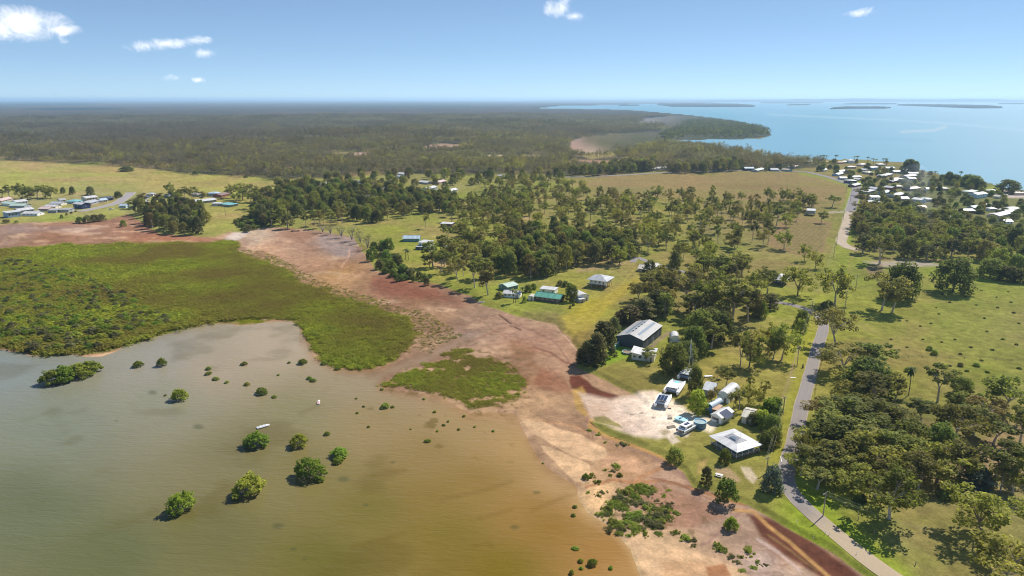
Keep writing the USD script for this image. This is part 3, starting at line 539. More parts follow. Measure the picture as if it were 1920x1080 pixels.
def leaves(g, centers, radii, n, size, flat=.7, up=.25):
    """Small leaf sprays through clumps: n per clump, mostly near the clump's outside."""
    c = np.repeat(np.asarray(centers, float), n, 0); R = np.repeat(np.asarray(radii, float), n)
    d = g.normal(size=(len(c), 3)); d /= np.linalg.norm(d, axis=1, keepdims=True)
    rad = g.uniform(.25, 1, len(c)) ** .5
    pos = c + d * (R * rad)[:, None] * [1, 1, flat]
    nrm = d * .55 + g.normal(size=d.shape) * .5 + [0, 0, up + .25]; nrm /= np.linalg.norm(nrm, axis=1, keepdims=True)
    a = np.cross(nrm, g.normal(size=d.shape)); a /= np.linalg.norm(a, axis=1, keepdims=True); b = np.cross(nrm, a)
    s = g.uniform(.6, 1.25, len(c))[:, None] * size
    v = np.stack([pos - a * s * .9, pos - b * s * .55, pos + a * s, pos + b * s * .6], 1).reshape(-1, 3)
    return v, np.arange(len(v)).reshape(-1, 4)

def leafmesh(path, m, mat):
    v, f = m
    me = usdkit.mesh(stage, path, m, mat)
    c = v.reshape(-1, 4, 3).mean(1) if len(v) == 4 * len(f) else None
    r = np.full(len(v), .6)
    if c is not None:
        span = np.ptp(c, axis=0).max() + .1
        q = np.random.default_rng(len(v)).uniform(0, 1, len(c)) * .55 + .85 * (meshkit.fbm(c / span * 7.0, 2, 5) - .25)
        r = np.repeat(np.clip(q, 0, 1), 4)
    UsdGeom.PrimvarsAPI(me).CreatePrimvar('Col', Sdf.ValueTypeNames.Color3fArray, 'vertex').Set(Vt.Vec3fArray.FromNumpy(np.repeat(r[:, None], 3, 1).astype(np.float32)))
    return me

def gum(seed, h=16.0, w=11.0, clear=.42, clumps=24, n=64, size=.42, dense=1.0, fork=4):
    g = np.random.default_rng(seed); bark, cc, cr = [], [], []
    lean = g.uniform(-.05, .05, 2) * h
    top = np.array([lean[0], lean[1], h * clear])
    bark.append(tube([[0, 0, -.3], [lean[0] * .4, lean[1] * .4, h * clear * .5], top], [.024 * h, .018 * h, .014 * h], 5))
    k = 0
    for i in range(fork):
        az = i * 2 * np.pi / fork + g.uniform(-.5, .5); reach = w * .5 * g.uniform(.35, .75); tip = top + [math.cos(az) * reach, math.sin(az) * reach, h * (1 - clear) * g.uniform(.22, .72)]
        mid = top * .5 + tip * .5 + [0, 0, h * .05]
        bark.append(tube([top - [0, 0, .4], mid, tip], [.011 * h, .008 * h, .003 * h], 4))
        for j in range(clumps // fork):
            a2, q = g.uniform(0, 2 * np.pi), g.uniform(0, 1) ** .6
            p = tip + np.array([math.cos(a2) * w * .26 * q, math.sin(a2) * w * .26 * q, g.uniform(-.34, .30) * h * (1 - clear)])
            rr = math.hypot(p[0] - lean[0], p[1] - lean[1])
            if rr > w * .46: p[:2] = lean + (p[:2] - lean) * w * .46 / rr
            p[2] = min(p[2], h * (1 - .22 * (rr / (w * .5)) ** 2) - .06 * h)
            cc.append(p); cr.append(w * g.uniform(.09, .15))
            if j % 2 == 0: bark.append(tube([mid, p], [.006 * h, .002 * h], 3))
    return join(bark), leaves(g, cc, cr, n, size, .8)

def dome(seed, h, w, base=.15, clumps=30, n=70, size=.4, peak=1.0, trunk=True, low=.0):
    """A dense crown: clumps over the outside of a dome that reaches down to base * h."""
    g = np.random.default_rng(seed); cc, cr = [], []
    for i in range(clumps):
        t = (i + g.uniform(.2, .8)) / clumps; z = base + (1 - base) * (t ** .8)
        prof = math.sin(math.pi * min(1, .18 + .82 * (1 - t) ** peak * .62 + .0)) if peak != 1 else math.sqrt(max(0, 1 - ((z - base - low) / (1.04 - base - low)) ** 2)) if z > base + low else .8
        a = i * 2.399 + g.uniform(-.4, .4); r = w * .40 * prof * g.uniform(.72, 1.1)
        cc.append([math.cos(a) * r, math.sin(a) * r, h * (z - .07)]); cr.append(w * g.uniform(.12, .19))
    bark = [tube([[0, 0, -.3], [0, 0, h * .3], [.02 * w, 0, h * .7]], [.03 * h, .024 * h, .01 * h], 5)]
    for i in range(0, clumps, 4): bark.append(tube([[0, 0, h * .25], cc[i]], [.012 * h, .004 * h], 3))
    return join(bark), leaves(g, cc, cr, n, size, .75)

def mangrove(seed, h, w, n=60, size=.3, clumps=26, sx=1.0):
    g = np.random.default_rng(seed); cc, cr, bark = [], [], []
    for i in range(clumps):
        a = i * 2.399; q = math.sqrt((i + .5) / clumps); r = w * .40 * q * g.uniform(.85, 1.1)
        p = np.array([math.cos(a) * r * sx * g.uniform(.85, 1.15), math.sin(a) * r, h * (.90 - .66 * q ** 2) * g.uniform(.70, 1.10)])
        cc.append(p); cr.append(w * g.uniform(.07, .135))
        if i % 2 == 0: bark.append(tube([[p[0] * .35, p[1] * .35, -.4], [p[0] * .7, p[1] * .7, p[2] * .5], p], [.10, .07, .03], 3))
    return join(bark), leaves(g, cc, cr, n, size, .8, .4)

def palm(seed, h=9.0, skirt=0.0):
    g = np.random.default_rng(seed)
    lean = g.uniform(-.06, .06, 2) * h
    top = np.array([lean[0], lean[1], h])
    bark = tube([[0, 0, -.3], [lean[0] * .3, lean[1] * .3, h * .5], top], [.20, .16, .13], 5)
    vs, fs, k = [], [], 0
    for i in range(22 + int(18 * skirt)):
        a = i * 2.399; el = g.uniform(-.2, 1.1) if i < 22 else g.uniform(-1.4, -.9); L = g.uniform(1.7, 2.4) * (1 if i < 22 else .75)
        d = np.array([math.cos(a), math.sin(a), 0])
        s = np.linspace(0, 1, 4)[:, None]
        p = top + d * L * s * math.cos(el * .6) + np.array([0, 0, 1]) * (L * math.sin(el) * s - 1.3 * L * .55 * s ** 2)
        wv = np.cross(d, [0, 0, 1])[None] * np.array([.12, .34, .28, .03])[:, None]
        vs.append(np.vstack([p - wv - [0, 0, .1], p + wv - [0, 0, .1]])); fs.append(np.array([[j, j + 1, j + 5, j + 4] for j in range(3)]) + k); k += 8
    return bark, (np.vstack(vs), np.vstack(fs))

def bare(seed, h=8.0, w=6.0):
    g = np.random.default_rng(seed); parts = []
    for i in range(9):
        a, r = g.uniform(0, 6.28), w * .5 * g.uniform(.3, 1); tip = np.array([math.cos(a) * r, math.sin(a) * r, h * g.uniform(.6, 1)])
        parts.append(tube([[0, 0, -.2], tip * [.3, .3, .5], tip], [.12, .08, .02], 4))
        for j in range(6):
            q = tip * g.uniform(.5, .95); parts.append(tube([q, q + g.normal(size=3) * [.9, .9, .5] + [0, 0, .7]], [.03, .01], 3))
    g2 = np.random.default_rng(seed + 1)
    return join(parts), leaves(g2, g2.normal(size=(14, 3)) * [w * .2, w * .2, h * .1] + [0, 0, h * .75], np.full(14, .9), 16, .25)

UsdGeom.Scope.Define(stage, '/World/Looks')
PROTO = {}
def proto(kind, crown_name, built, leaf, bark, size):
    """A plant kept as a class prim: the first shape that copies refer to."""
    path = f'/World/plant_shapes/{kind}_{len(PROTO.setdefault(kind, [])):02d}'
    c = stage.CreateClassPrim(path); 
    usdkit.mesh(stage, path + '/trunk', built[0], bark); leafmesh(path + '/' + crown_name, built[1], leaf)
    if kind == 'bare_tree': stage.GetPrimAtPath(path + '/twigs').SetCustomDataByKey('kind', 'stuff')
    PROTO[kind].append((path, size))
stage.CreateClassPrim('/World/plant_shapes')
for i in range(7):
    w = [11, 12.5, 9.5, 13, 11, 10, 12][i]; c = [.26, .32, .38, .24, .3, .42, .28][i]
    proto('gum_tree', 'crown', gum(100 + i, 16, w, c, [30, 36, 24, 40, 30, 24, 34][i], 66, .42, fork=[4, 5, 4, 5, 3, 4, 5][i]), L_gum[[0, 1, 0, 1, 2, 0, 2][i]], [M_bark, M_bark, M_bark, M_bark2][i % 4], (16, w))
for i in range(3): proto('she_oak', 'crown', dome(200 + i, 13, 7.5, .06, 38, 80, .36, 1.0), L_oak[i % 2], M_bark2, (13, 7.5))
for i in range(4): proto('shade_tree', 'crown', dome(300 + i, 9, 9.5, .14, 40, 84, .36), L_fig[i % 2], M_bark2, (9, 9.5))
for i in range(4): proto('paperbark', 'crown', dome(350 + i, 13, 8.5, .22, 30, 70, .40, low=.1), [L_gum[0], L_oak[0], L_gum[1], L_gum[2]][i], M_bark, (13, 8.5))
for i in range(3): proto('bush', 'foliage', dome(400 + i, 3, 4, .02, 26, 60, .20), [L_bush[0], L_bush[1], L_bush[0]][i], M_bark2, (3, 4))
def saltbush(seed):
    g = np.random.default_rng(seed); k = 20; a = g.uniform(0, 6.28, k); r = 1.7 * g.uniform(0, 1, k) ** .7 * (1 + .45 * np.sin(a * 2 + seed)); c = np.c_[np.cos(a) * r, np.sin(a) * r * .8, g.uniform(.15, .75, k) * (1.1 - r / 3.2)]
    return join([tube([[0, 0, -.2], c[i] * [.5, .5, .6], c[i]], [.04, .02], 3) if False else tube([[0, 0, -.2], c[i]], [.04, .02], 3) for i in range(0, k, 3)]), leaves(g, c, g.uniform(.28, .55, k), 44, .15, .7, .4)
for i in range(4): proto('saltbush', 'foliage', saltbush(450 + i), [L_salt, L_bush[1], L_salt, L_salt][i], M_twig, (1.0, 4.0))
proto('bright_tree', 'crown', dome(430, 7, 6, .10, 30, 70, .34), L_bright, M_bark2, (7, 6))
proto('silver_bush', 'foliage', dome(440, 4, 5, .03, 34, 66, .26), L_silver, M_bark2, (4, 5))
for i in range(4): proto('mangrove', 'foliage', mangrove(500 + i, 4.0, 7.0, 74, .26, 30, [1, 1.3, 1, .85][i]), L_mang[i % 2], M_twig, (4.0, 7.0))
for i in range(3): proto('palm_tree', 'fronds', palm(600 + i, 9.0, [0, 0, 1][i]), L_palm, M_bark2, (10.0, 4.4))
for i in range(2): proto('bare_tree', 'twigs', bare(620 + i), L_bush[1], M_twig, (8, 6))

def height_at(x, y, v):
    """How tall a thing standing at (x, y) is whose top shows at picture row v."""
    lo, hi = 0.0, 80.0
    for _ in range(40):
        m = (lo + hi) / 2
        if UV(x, y, m)[1] > v: lo = m
        else: hi = m
    return lo

NAMES = {'gum_tree': 'tree', 'she_oak': 'tree', 'shade_tree': 'tree', 'paperbark': 'tree', 'bush': 'bush', 'bright_tree': 'tree', 'silver_bush': 'bush', 'saltbush': 'bush', 'mangrove': 'mangrove', 'palm_tree': 'palm', 'bare_tree': 'tree'}
ALIAS = {'paddock_gum': ['gum_tree'], 'woodland_tree': ['paperbark', 'paperbark', 'gum_tree', 'shade_tree'], 'shore_wood_tree': ['paperbark', 'gum_tree', 'shade_tree', 'paperbark'], 'swamp_tree': ['paperbark', 'paperbark', 'she_oak'], 'town_wood_tree': ['paperbark', 'gum_tree', 'shade_tree', 'gum_tree'], 'town_tree': ['shade_tree', 'paperbark']}
def plant(kind, u, vb, vt=None, wpx=None, label=None, group=None, var=None, h=None, w=None, z=0.0):
    x, y = map(float, P(u, vb))
    rngd = math.hypot(math.hypot(x, y), HCAM)
    ps = PROTO[RND.choice(ALIAS[kind]) if kind in ALIAS else kind]; path, (ph, pw) = ps[var if var is not None else RND.randrange(len(ps))]
    hh = h or max(.3, height_at(x, y, vt)); ww = w or wpx * rngd / FPX
    return copy_of(path, kind, label, NAMES.get(kind, 'tree'), (x, y, z), RND.uniform(0, 360), group, (ww / pw, ww / pw, hh / ph))

def scatter(poly, n, gap, seed, taken=None):
    """Points inside a ground outline, at least gap metres apart, as picture positions."""
    g = np.random.default_rng(seed); pts = list(taken or []); out = []
    poly = np.array(poly, float); X, Y = P(poly[:, 0], poly[:, 1]); wp = np.stack([X, Y], 1)
    for _ in range(n * 40):
        if len(out) >= n: break
        q = g.uniform(wp.min(0), wp.max(0))
        if sdist(wp, q[:1], q[1:], 1e9)[0] < 0: continue
        if any((q[0] - a) ** 2 + (q[1] - b) ** 2 < gap * gap for a, b in pts): continue
        pts.append(tuple(q)); out.append(tuple(float(c) for c in UV(*q)))
    return out

# ------------------------------------------------------------------ the forest to the north: far-off woods that read as one mass
def forest_patch(seed, side, trees, n, size, leaf, bark, hmin, hmax, sticks=True, crown=1.0, lobes=3):
    g = np.random.default_rng(seed); cc, cr, st = [], [], []
    for _ in range(trees):
        x, y, h = g.uniform(-side / 2, side / 2), g.uniform(-side / 2, side / 2), g.uniform(hmin, hmax)
        for k in range(lobes):
            cc.append([x + g.normal() * 1.6 * crown, y + g.normal() * 1.6 * crown, h * g.uniform(.55, .95)]); cr.append(g.uniform(1.5, 2.8) * crown)
        if sticks: st.append(tube([[x, y, 0], [x, y, h * .8]], [.22, .1], 3))
    return (join(st) if st else None), leaves(g, cc, cr, n, size, .8, .3)

def instancer(name, shapes, pos, which, rot, scale, label, cat=None):
    pi = UsdGeom.PointInstancer.Define(stage, numbered('/World', name)); path = str(pi.GetPath()); targets = []
    for k, (stem, crown, bark, leaf) in enumerate(shapes):
        pr = UsdGeom.Xform.Define(stage, f'{path}/shape_{k}')
        if stem is not None: usdkit.mesh(stage, f'{path}/shape_{k}/trunks', stem, bark)
        leafmesh(f'{path}/shape_{k}/leaves', crown, leaf)
        targets.append(pr.GetPath())
    pi.CreatePrototypesRel().SetTargets(targets)
    pi.CreateProtoIndicesAttr(Vt.IntArray.FromNumpy(np.asarray(which, np.int32)))
    pi.CreatePositionsAttr(Vt.Vec3fArray.FromNumpy(np.asarray(pos, np.float32)))
    pi.CreateOrientationsAttr(Vt.QuathArray([Gf.Quath(math.cos(a / 2), 0, 0, math.sin(a / 2)) for a in rot]))
    pi.CreateScalesAttr(Vt.Vec3fArray.FromNumpy(np.asarray(scale, np.float32)))
    return tag(pi, label, cat, None, 'stuff')

def forest_points(rmin, rmax, step, seed, keep=.96):
    g = np.random.default_rng(seed); xs = np.arange(-rmax * .76, rmax * .76, step); ys = np.arange(rmin * .6, rmax, step)
    X, Y = np.meshgrid(xs, ys); X = X.ravel() + g.uniform(-.45, .45, X.size) * step; Y = Y.ravel() + g.uniform(-.45, .45, Y.size) * step
    r = np.hypot(X, Y); m = (r > rmin) & (r < rmax) & (np.abs(np.arctan2(X, Y)) < .70) & (g.uniform(size=X.size) < keep)
    X, Y = X[m], Y[m]; u, v = UV(X, Y)
    d = sdist(FOREST, u + (fbm2(X, Y, 90, 3, 41) - .5) * 8, v + (fbm2(X, Y, 90, 3, 42) - .5) * 2.5, 60)
    hole = np.maximum.reduce([sdist(p, u, v, 20) for p in [[(1065, 297), (1110, 299), (1180, 300), (1176, 318), (1110, 320), (1062, 312)], [(895, 290), (1028, 290), (1024, 302), (895, 303)], [(612, 286), (702, 284), (696, 299), (612, 298)], [(776, 271), (830, 269), (884, 271), (872, 284), (815, 286), (780, 282)]]])
    m = (d > .1) & (hole < -.1) & (sdist(BAY, u, v, 20) < -.8)
    return X[m], Y[m], g

sh1 = [(*forest_patch(700 + i, 32, 10, 30, .62, None, None, 9, 20, True, 1.25, 5), M_bark, [L_forest, L_forest, L_gum[2], L_oak[1]][i]) for i in range(4)]
X, Y, g = forest_points(780, 2000, 27, 50)
n = len(X); s = g.uniform(.8, 1.15, n); tall = .55 + .9 * fbm2(X, Y, 160, 3, 55)
instancer('forest', sh1, np.stack([X, Y, np.zeros(n)], 1), g.integers(0, 4, n), g.uniform(0, 6.28, n), np.stack([s, s, s * tall * g.uniform(.8, 1.25, n)], 1), 'grey-green paperbark forest that starts behind the far paddocks')
sh2 = [(*forest_patch(720 + i, 84, 46, 10, 1.15, None, None, 8, 20, False, 1.3, 4), M_bark, [L_forest2, L_forest2, L_forest2, L_oak[1]][i]) for i in range(4)]
X, Y, g = forest_points(2000, 5200, 72, 51, .97)
n = len(X); s = g.uniform(.85, 1.15, n); tall = .45 + 1.1 * fbm2(X, Y, 420, 4, 56)
instancer('far_forest', sh2, np.stack([X, Y, np.zeros(n)], 1), np.where(fbm2(X, Y, 500, 4, 57) + g.normal(size=n) * .05 > .56, 3, g.integers(0, 3, n)), g.uniform(0, 6.28, n), np.stack([s, s, s * tall * g.uniform(.7, 1.35, n)], 1), 'flat grey-brown forest running out towards the horizon')

# beyond that the crowns are smaller than a pixel: a canopy that is rough and uneven in tone
def canopy():
    sel = (GR[GQ].min(1) > 4600) & (d_forest[GQ].min(1) > -.6) & (d_bay[GQ].max(1) < .2)
    sel |= (GR[GQ].min(1) > 9000) & (d_bay[GQ].max(1) < .2) & (GV[GQ].max(1) < 206)
    z = 9 + 9 * (fbm2(GX, GY, 130, 3, 61) - .4)
    a = fbm2(GX, GY, 260, 5, 62); b = fbm2(GX, GY * .6, 1500, 4, 63)
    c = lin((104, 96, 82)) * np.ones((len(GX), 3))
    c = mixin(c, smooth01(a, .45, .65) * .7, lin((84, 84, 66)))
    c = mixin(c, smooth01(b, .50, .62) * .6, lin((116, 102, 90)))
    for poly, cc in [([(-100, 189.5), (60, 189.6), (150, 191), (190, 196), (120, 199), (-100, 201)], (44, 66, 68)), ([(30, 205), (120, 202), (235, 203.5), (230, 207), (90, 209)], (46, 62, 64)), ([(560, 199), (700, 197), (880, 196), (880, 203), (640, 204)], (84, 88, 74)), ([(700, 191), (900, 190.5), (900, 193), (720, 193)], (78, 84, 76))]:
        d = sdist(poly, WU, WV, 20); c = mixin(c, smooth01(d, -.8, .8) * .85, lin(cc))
    c *= (.78 + .44 * fbm2(GX, GY, 60, 3, 64))[:, None]
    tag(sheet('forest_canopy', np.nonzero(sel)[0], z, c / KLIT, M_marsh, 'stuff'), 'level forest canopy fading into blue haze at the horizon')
canopy()
# where the village houses stand: (picture column, row of the front wall, width, roof, wall, roof form, wall height)
FT = [('on the far town foreshore', [(1597, 306, 13, 'white', 'white', 'hip', 5.2), (1575, 307, 12, 'red', 'tan', 'hip'), (1521, 305, 10, 'brown', 'tan', 'hip'), (1505, 306, 12, 'grey', 'brown', 'hip'), (1653, 311, 15, 'white', 'tan', 'hip'), (1620, 311, 11, 'pink', 'grey', 'hip'), (1586, 306, 10, 'cream', 'tan', 'hip'), (1480, 307, 10, 'tan', 'brown', 'hip'), (1670, 318, 17, 'blue', 'teal', 'gable'), (1640, 319, 13, 'white', 'blue', 'gable', 4.6), (1550, 306, 11, 'red', 'white', 'hip')]),
      ('on the left of the far town', [(1598, 316, 17, 'white', 'tan', 'hip'), (1582, 324, 17, 'white', 'grey', 'gable'), (1577, 329, 13, 'white', 'blue', 'gable'), (1582, 337, 14, 'white', 'blue', 'gable'), (1589, 344, 17, 'white', 'navy', 'hip', 4.2), (1607, 335, 18, 'white', 'grey', 'gable'), (1604, 339, 13, 'white', 'tan', 'gable'), (1608, 350, 14, 'grey', 'brown', 'gable'), (1617, 321, 12, 'white', 'cream', 'gable'), (1622, 326, 14, 'cream', 'grey', 'hip'), (1548, 321, 7, 'white', 'white', 'gable')]),
      ('in the middle of the far town', [(1635, 357, 18, 'silver', 'white', 'gable'), (1634, 362, 17, 'white', 'grey', 'skillion'), (1641, 377, 18, 'white', 'white', 'gable', 4.8), (1639, 384, 24, 'white', 'grey', 'skillion'), (1664, 355, 17, 'silver', 'red', 'gable'), (1664, 364, 14, 'blue', 'blue', 'gable'), (1688, 369, 20, 'grey', 'grey', 'gable'), (1697, 376, 16, 'white', 'white', 'gable'), (1666, 331, 18, 'white', 'grey', 'hip'), (1684, 325, 17, 'white', 'grey', 'gable'), (1684, 339, 22, 'cream', 'tan', 'hip'), (1686, 353, 14, 'tan', 'grey', 'hip'), (1679, 342, 14, 'white', 'brown', 'gable'), (1648, 396, 12, 'white', 'grey', 'gable')]),
      ('near the water in the far town', [(1702, 322, 18, 'white', 'grey', 'gable'), (1714, 328, 20, 'white', 'white', 'gable'), (1710, 333, 22, 'white', 'tan', 'gable'), (1711, 338, 15, 'pale', 'grey', 'gable'), (1716, 357, 22, 'pink', 'brown', 'gable'), (1718, 380, 20, 'white', 'paleblue', 'gable', 3.8), (1740, 378, 22, 'white', 'grey', 'skillion'), (1730, 393, 15, 'red', 'white', 'gable'), (1771, 357, 17, 'cream', 'tan', 'hip'), (1741, 358, 8, 'white', 'white', 'gable')]),
      ('at the right edge of the far town', [(1827, 363, 18, 'palegreen', 'grey', 'hip'), (1841, 371, 22, 'white', 'paleblue', 'gable', 4.8), (1853, 361, 17, 'white', 'tan', 'hip'), (1867, 372, 11, 'cream', 'cream', 'gable'), (1857, 389, 13, 'cream', 'grey', 'gable'), (1862, 396, 14, 'white', 'white', 'hip'), (1831, 393, 14, 'palegreen', 'grey', 'gable'), (1818, 400, 22, 'white', 'brown', 'gable'), (1903, 397, 24, 'pale', 'white', 'hip'), (1896, 402, 18, 'grey', 'grey', 'gable'), (1884, 407, 25, 'white', 'tan', 'gable'), (1912, 366, 22, 'cream', 'tan', 'skillion'), (1894, 435, 22, 'pale', 'white', 'gable'), (1903, 443, 26, 'silver', 'blue', 'gable'), (1890, 420, 20, 'white', 'white', 'gable'), (1785, 414, 20, 'silver', 'grey', 'gable')]),
      ('beyond the brown paddock', [(1405, 320, 19, 'blue', 'navy', 'gable', 4.0), (1427, 321, 15, 'palegreen', 'grey', 'gable'), (1453, 321, 16, 'silver', 'blue', 'gable'), (1471, 321, 14, 'tan', 'teal', 'gable'), (1238, 318, 28, 'white', 'white', 'gable'), (1492, 315, 12, 'pink', 'tan', 'hip')]),
      ('in the left village', [(15, 378, 26, 'pink', 'tan', 'gable'), (13, 386, 24, 'palegreen', 'white', 'gable'), (42, 382, 24, 'white', 'white', 'gable'), (32, 390, 32, 'palegreen', 'grey', 'gable'), (28, 407, 28, 'white', 'blue', 'skillion', 5.0), (50, 398, 32, 'white', 'grey', 'gable'), (56, 405, 32, 'white', 'white', 'gable'), (104, 386, 24, 'silver', 'cream', 'gable'), (93, 392, 24, 'white', 'cream', 'gable'), (82, 396, 22, 'pink', 'tan', 'gable'), (98, 399, 18, 'grey', 'grey', 'skillion'), (120, 398, 20, 'pale', 'grey', 'skillion'), (134, 382, 24, 'teal', 'paleblue', 'hip'), (146, 391, 18, 'white', 'navy', 'gable', 5.0), (160, 388, 12, 'rust', 'brown', 'gable'), (173, 376, 24, 'white', 'cream', 'gable', 3.6), (177, 383, 22, 'silver', 'grey', 'gable'), (196, 379, 14, 'blue', 'white', 'gable'), (204, 376, 20, 'dark', 'navy', 'gable'), (119, 379, 12, 'pale', 'white', 'gable'), (72, 402, 14, 'pink', 'brown', 'skillion')]),
      ('behind the wooded point', [(230, 390, 14, 'blue', 'paleblue', 'gable'), (263, 383, 20, 'white', 'white', 'gable'), (281, 368, 14, 'silver', 'cream', 'hip'), (312, 371, 14, 'pale', 'green', 'gable'), (366, 368, 16, 'cream', 'blue', 'gable'), (398, 368, 22, 'blue', 'blue', 'hip', 3.6), (425, 368, 22, 'brown', 'red', 'gable'), (392, 380, 32, 'white', 'grey', 'gable'), (405, 386, 16, 'white', 'white', 'skillion'), (370, 381, 12, 'white', 'white', 'gable'), (422, 387, 22, 'teal', 'grey', 'skillion', 2.2), (458, 362, 12, 'cream', 'tan', 'gable'), (275, 374, 14, 'dark', 'grey', 'gable')]),
      ('in the gardens before the forest', [(672, 350, 22, 'blue', 'grey', 'gable'), (664, 344, 14, 'silver', 'grey', 'gable'), (700, 349, 12, 'white', 'green', 'gable'), (752, 329, 16, 'white', 'white', 'gable'), (748, 334, 12, 'silver', 'white', 'gable'), (793, 345, 18, 'white', 'grey', 'gable'), (812, 358, 18, 'white', 'paleblue', 'gable', 4.2), (852, 360, 14, 'white', 'white', 'gable'), (664, 394, 24, 'silver', 'brown', 'gable'), (693, 373, 13, 'silver', 'blue', 'gable'), (721, 358, 8, 'white', 'white', 'gable'), (810, 369, 10, 'white', 'grey', 'skillion'), (600, 351, 12, 'white', 'grey', 'gable'), (617, 348, 12, 'silver', 'grey', 'gable'), (762, 370, 8, 'white', 'white', 'gable'), (830, 344, 16, 'pink', 'tan', 'gable'), (940, 333, 14, 'pale', 'white', 'gable')])]
HOUSES = np.array([(q[0], q[1], q[2]) for _, l in FT for q in l] + [(760, 452, 40), (795, 466, 30), (836, 426, 30), (1026, 566, 60), (1120, 540, 40), (955, 545, 50), (1218, 508, 44), (1520, 404, 26), (1458, 535, 30), (1346, 562, 30)], float)
def clear_of_houses(pts, front=8.0):
    out = []
    for u, v in pts:
        du, dv = np.abs(HOUSES[:, 0] - u) / HOUSES[:, 2], v - HOUSES[:, 1]
        if not np.any((du < .55) & (dv > -3.0) & (dv < front)): out.append((u, v))
    return out
# ------------------------------------------------------------------ roads
def road(name, pts, width, z, mat, colour_fn, step=3.0):
    pts = np.array(pts, float); X, Y = P(pts[:, 0], pts[:, 1]); w = np.stack([X, Y], 1)
    s = np.r_[0, np.cumsum(np.hypot(*np.diff(w, axis=0).T))]
    from scipy.interpolate import PchipInterpolator
    t = np.linspace(0, s[-1], max(4, int(s[-1] / step)))
    c = np.stack([PchipInterpolator(s, w[:, k])(t) for k in (0, 1)], 1)
    for _ in range(6): c[1:-1] = (c[:-2] + 2 * c[1:-1] + c[2:]) / 4
    d = np.gradient(c, axis=0); d /= np.linalg.norm(d, axis=1, keepdims=True); nrm = np.stack([-d[:, 1], d[:, 0]], 1)
    k = 13; a = np.linspace(-1, 1, k)
    wob = (fbm2(c[:, 0], c[:, 1], 9, 3, 71) - .5) * .9
    off = a[None, :] * (width / 2 + np.where(np.abs(a)[None, :] > .9, wob[:, None], 0))
    pos = c[:, None, :] + nrm[:, None, :] * off[..., None]
    zz = z - .05 * np.abs(a)[None, :] ** 4 * np.ones((len(c), 1))
    v = np.concatenate([pos, zz[..., None]], 2).reshape(-1, 3)
    i, j = np.meshgrid(np.arange(len(c) - 1), np.arange(k - 1), indexing='ij')
    q = np.stack([i * k + j, i * k + j + 1, (i + 1) * k + j + 1, (i + 1) * k + j], -1).reshape(-1, 4)
    if np.cross(np.r_[d[0], 0], np.r_[nrm[0], 0])[2] < 0: q = q[:, ::-1]
    q = q[:, ::-1] if np.cross(v[q[0, 1]] - v[q[0, 0]], v[q[0, 3]] - v[q[0, 0]])[2] < 0 else q
    col_ = colour_fn(np.tile(a, len(c)), np.repeat(t, k), v)
    tag(obj(name, (v, q), mat, None, False, col_), None, None, None, 'structure')
    return c

def asphalt(a, t, v):
    base = lin((164, 154, 148)) / 1.08 * np.ones((len(a), 3))
    base = mixin(base, (1 - smooth01(np.abs(np.abs(a) - .45), .05, .22)) * .5, lin((172, 160, 152)) / 1.08)
    base = mixin(base, smooth01(np.abs(a), .80, .96), lin((196, 178, 148)) / 1.08)
    m = fbm2(v[:, 0], v[:, 1], 7, 4, 73)
    base = mixin(base, smooth01(m, .5, .7) * .5, lin((128, 120, 118)) / 1.08)
    pale = smooth01(t, 40, 20) if False else smooth01(-t, -46, -30)
    return mixin(base, pale * .8, lin((206, 184, 150)) / 1.08)
def gravelled(a, t, v):
    base = lin((206, 186, 162)) / 1.08 * np.ones((len(a), 3))
    base = mixin(base, smooth01(np.abs(a), .7, .98) * .6, lin((176, 160, 100)) / 1.08)
    return base * (.85 + .3 * fbm2(v[:, 0], v[:, 1], 4, 3, 75))[:, None]
def street(a, t, v):
    base = lin((158, 150, 150)) / 1.08 * np.ones((len(a), 3))
    return mixin(base, smooth01(np.abs(a), .75, .95) * .7, lin((190, 180, 150)) / 1.08)
M_road = ground_material('road_surface', .9, .08, .10, (2.0, 9.0), .2, .04)
ZR = 1.02                                        # the land lies about 0.9 m above the flats
road('road', ROAD, 5.4, ZR, M_road, asphalt)
road('gravel_road', GRAVEL, 9.0, ZR, M_road, gravelled)
road('street', STREET, 11.0, ZR + .01, M_road, street)
road('bay_street', STREET2, 9.0, ZR + .02, M_road, street)
road('lane', LANE, 5.0, ZR, M_road, street)
road('village_street', LEFTSTREET, 12.0, ZR, M_road, street)
ZL = .9

# ------------------------------------------------------------------ plants that stand on their own
def row(kind, items, label, group, **kw):
    for it in items: plant(kind, *it, label=label, group=group, z=kw.get('z', ZL - .1), **{k: v for k, v in kw.items() if k != 'z'})

def one(kind, u, vb, vt, w, label, **kw): return plant(kind, u, vb, vt, w, label, None, z=kw.pop('z', ZL - .1), **kw)

# the belt of gum trees east of the road
one('gum_tree', 1666, 978, 874, 100, 'broad gum tree standing alone in grass near the power pole at the road bend', var=1)
one('gum_tree', 1838, 1008, 912, 104, 'broad pale-trunked gum tree with a big shadow, near the lower right corner', var=3)
one('gum_tree', 1872, 1106, 1010, 118, 'low leafy gum tree cut off by the bottom right corner', var=1)
one('palm_tree', 1703, 745, 690, 19, 'tall lone palm with a brown skirt of dead fronds at the paddock edge', var=2)
one('gum_tree', 1757, 758, 686, 52, 'slim gum tree with a bare pale trunk standing right of the lone palm', var=2)
one('shade_tree', 1803, 742, 712, 34, 'small round dark green tree between two gums at the paddock edge')
one('gum_tree', 1677, 757, 700, 38, 'brownish forked gum tree just left of the lone palm', var=4)
one('silver_bush', 1830, 915, 880, 52, 'silvery blue-grey bush under the gum trees on the right')
one('gum_tree', 1880, 776, 704, 78, 'big dense gum tree beside the open paddock at the right edge', var=1)
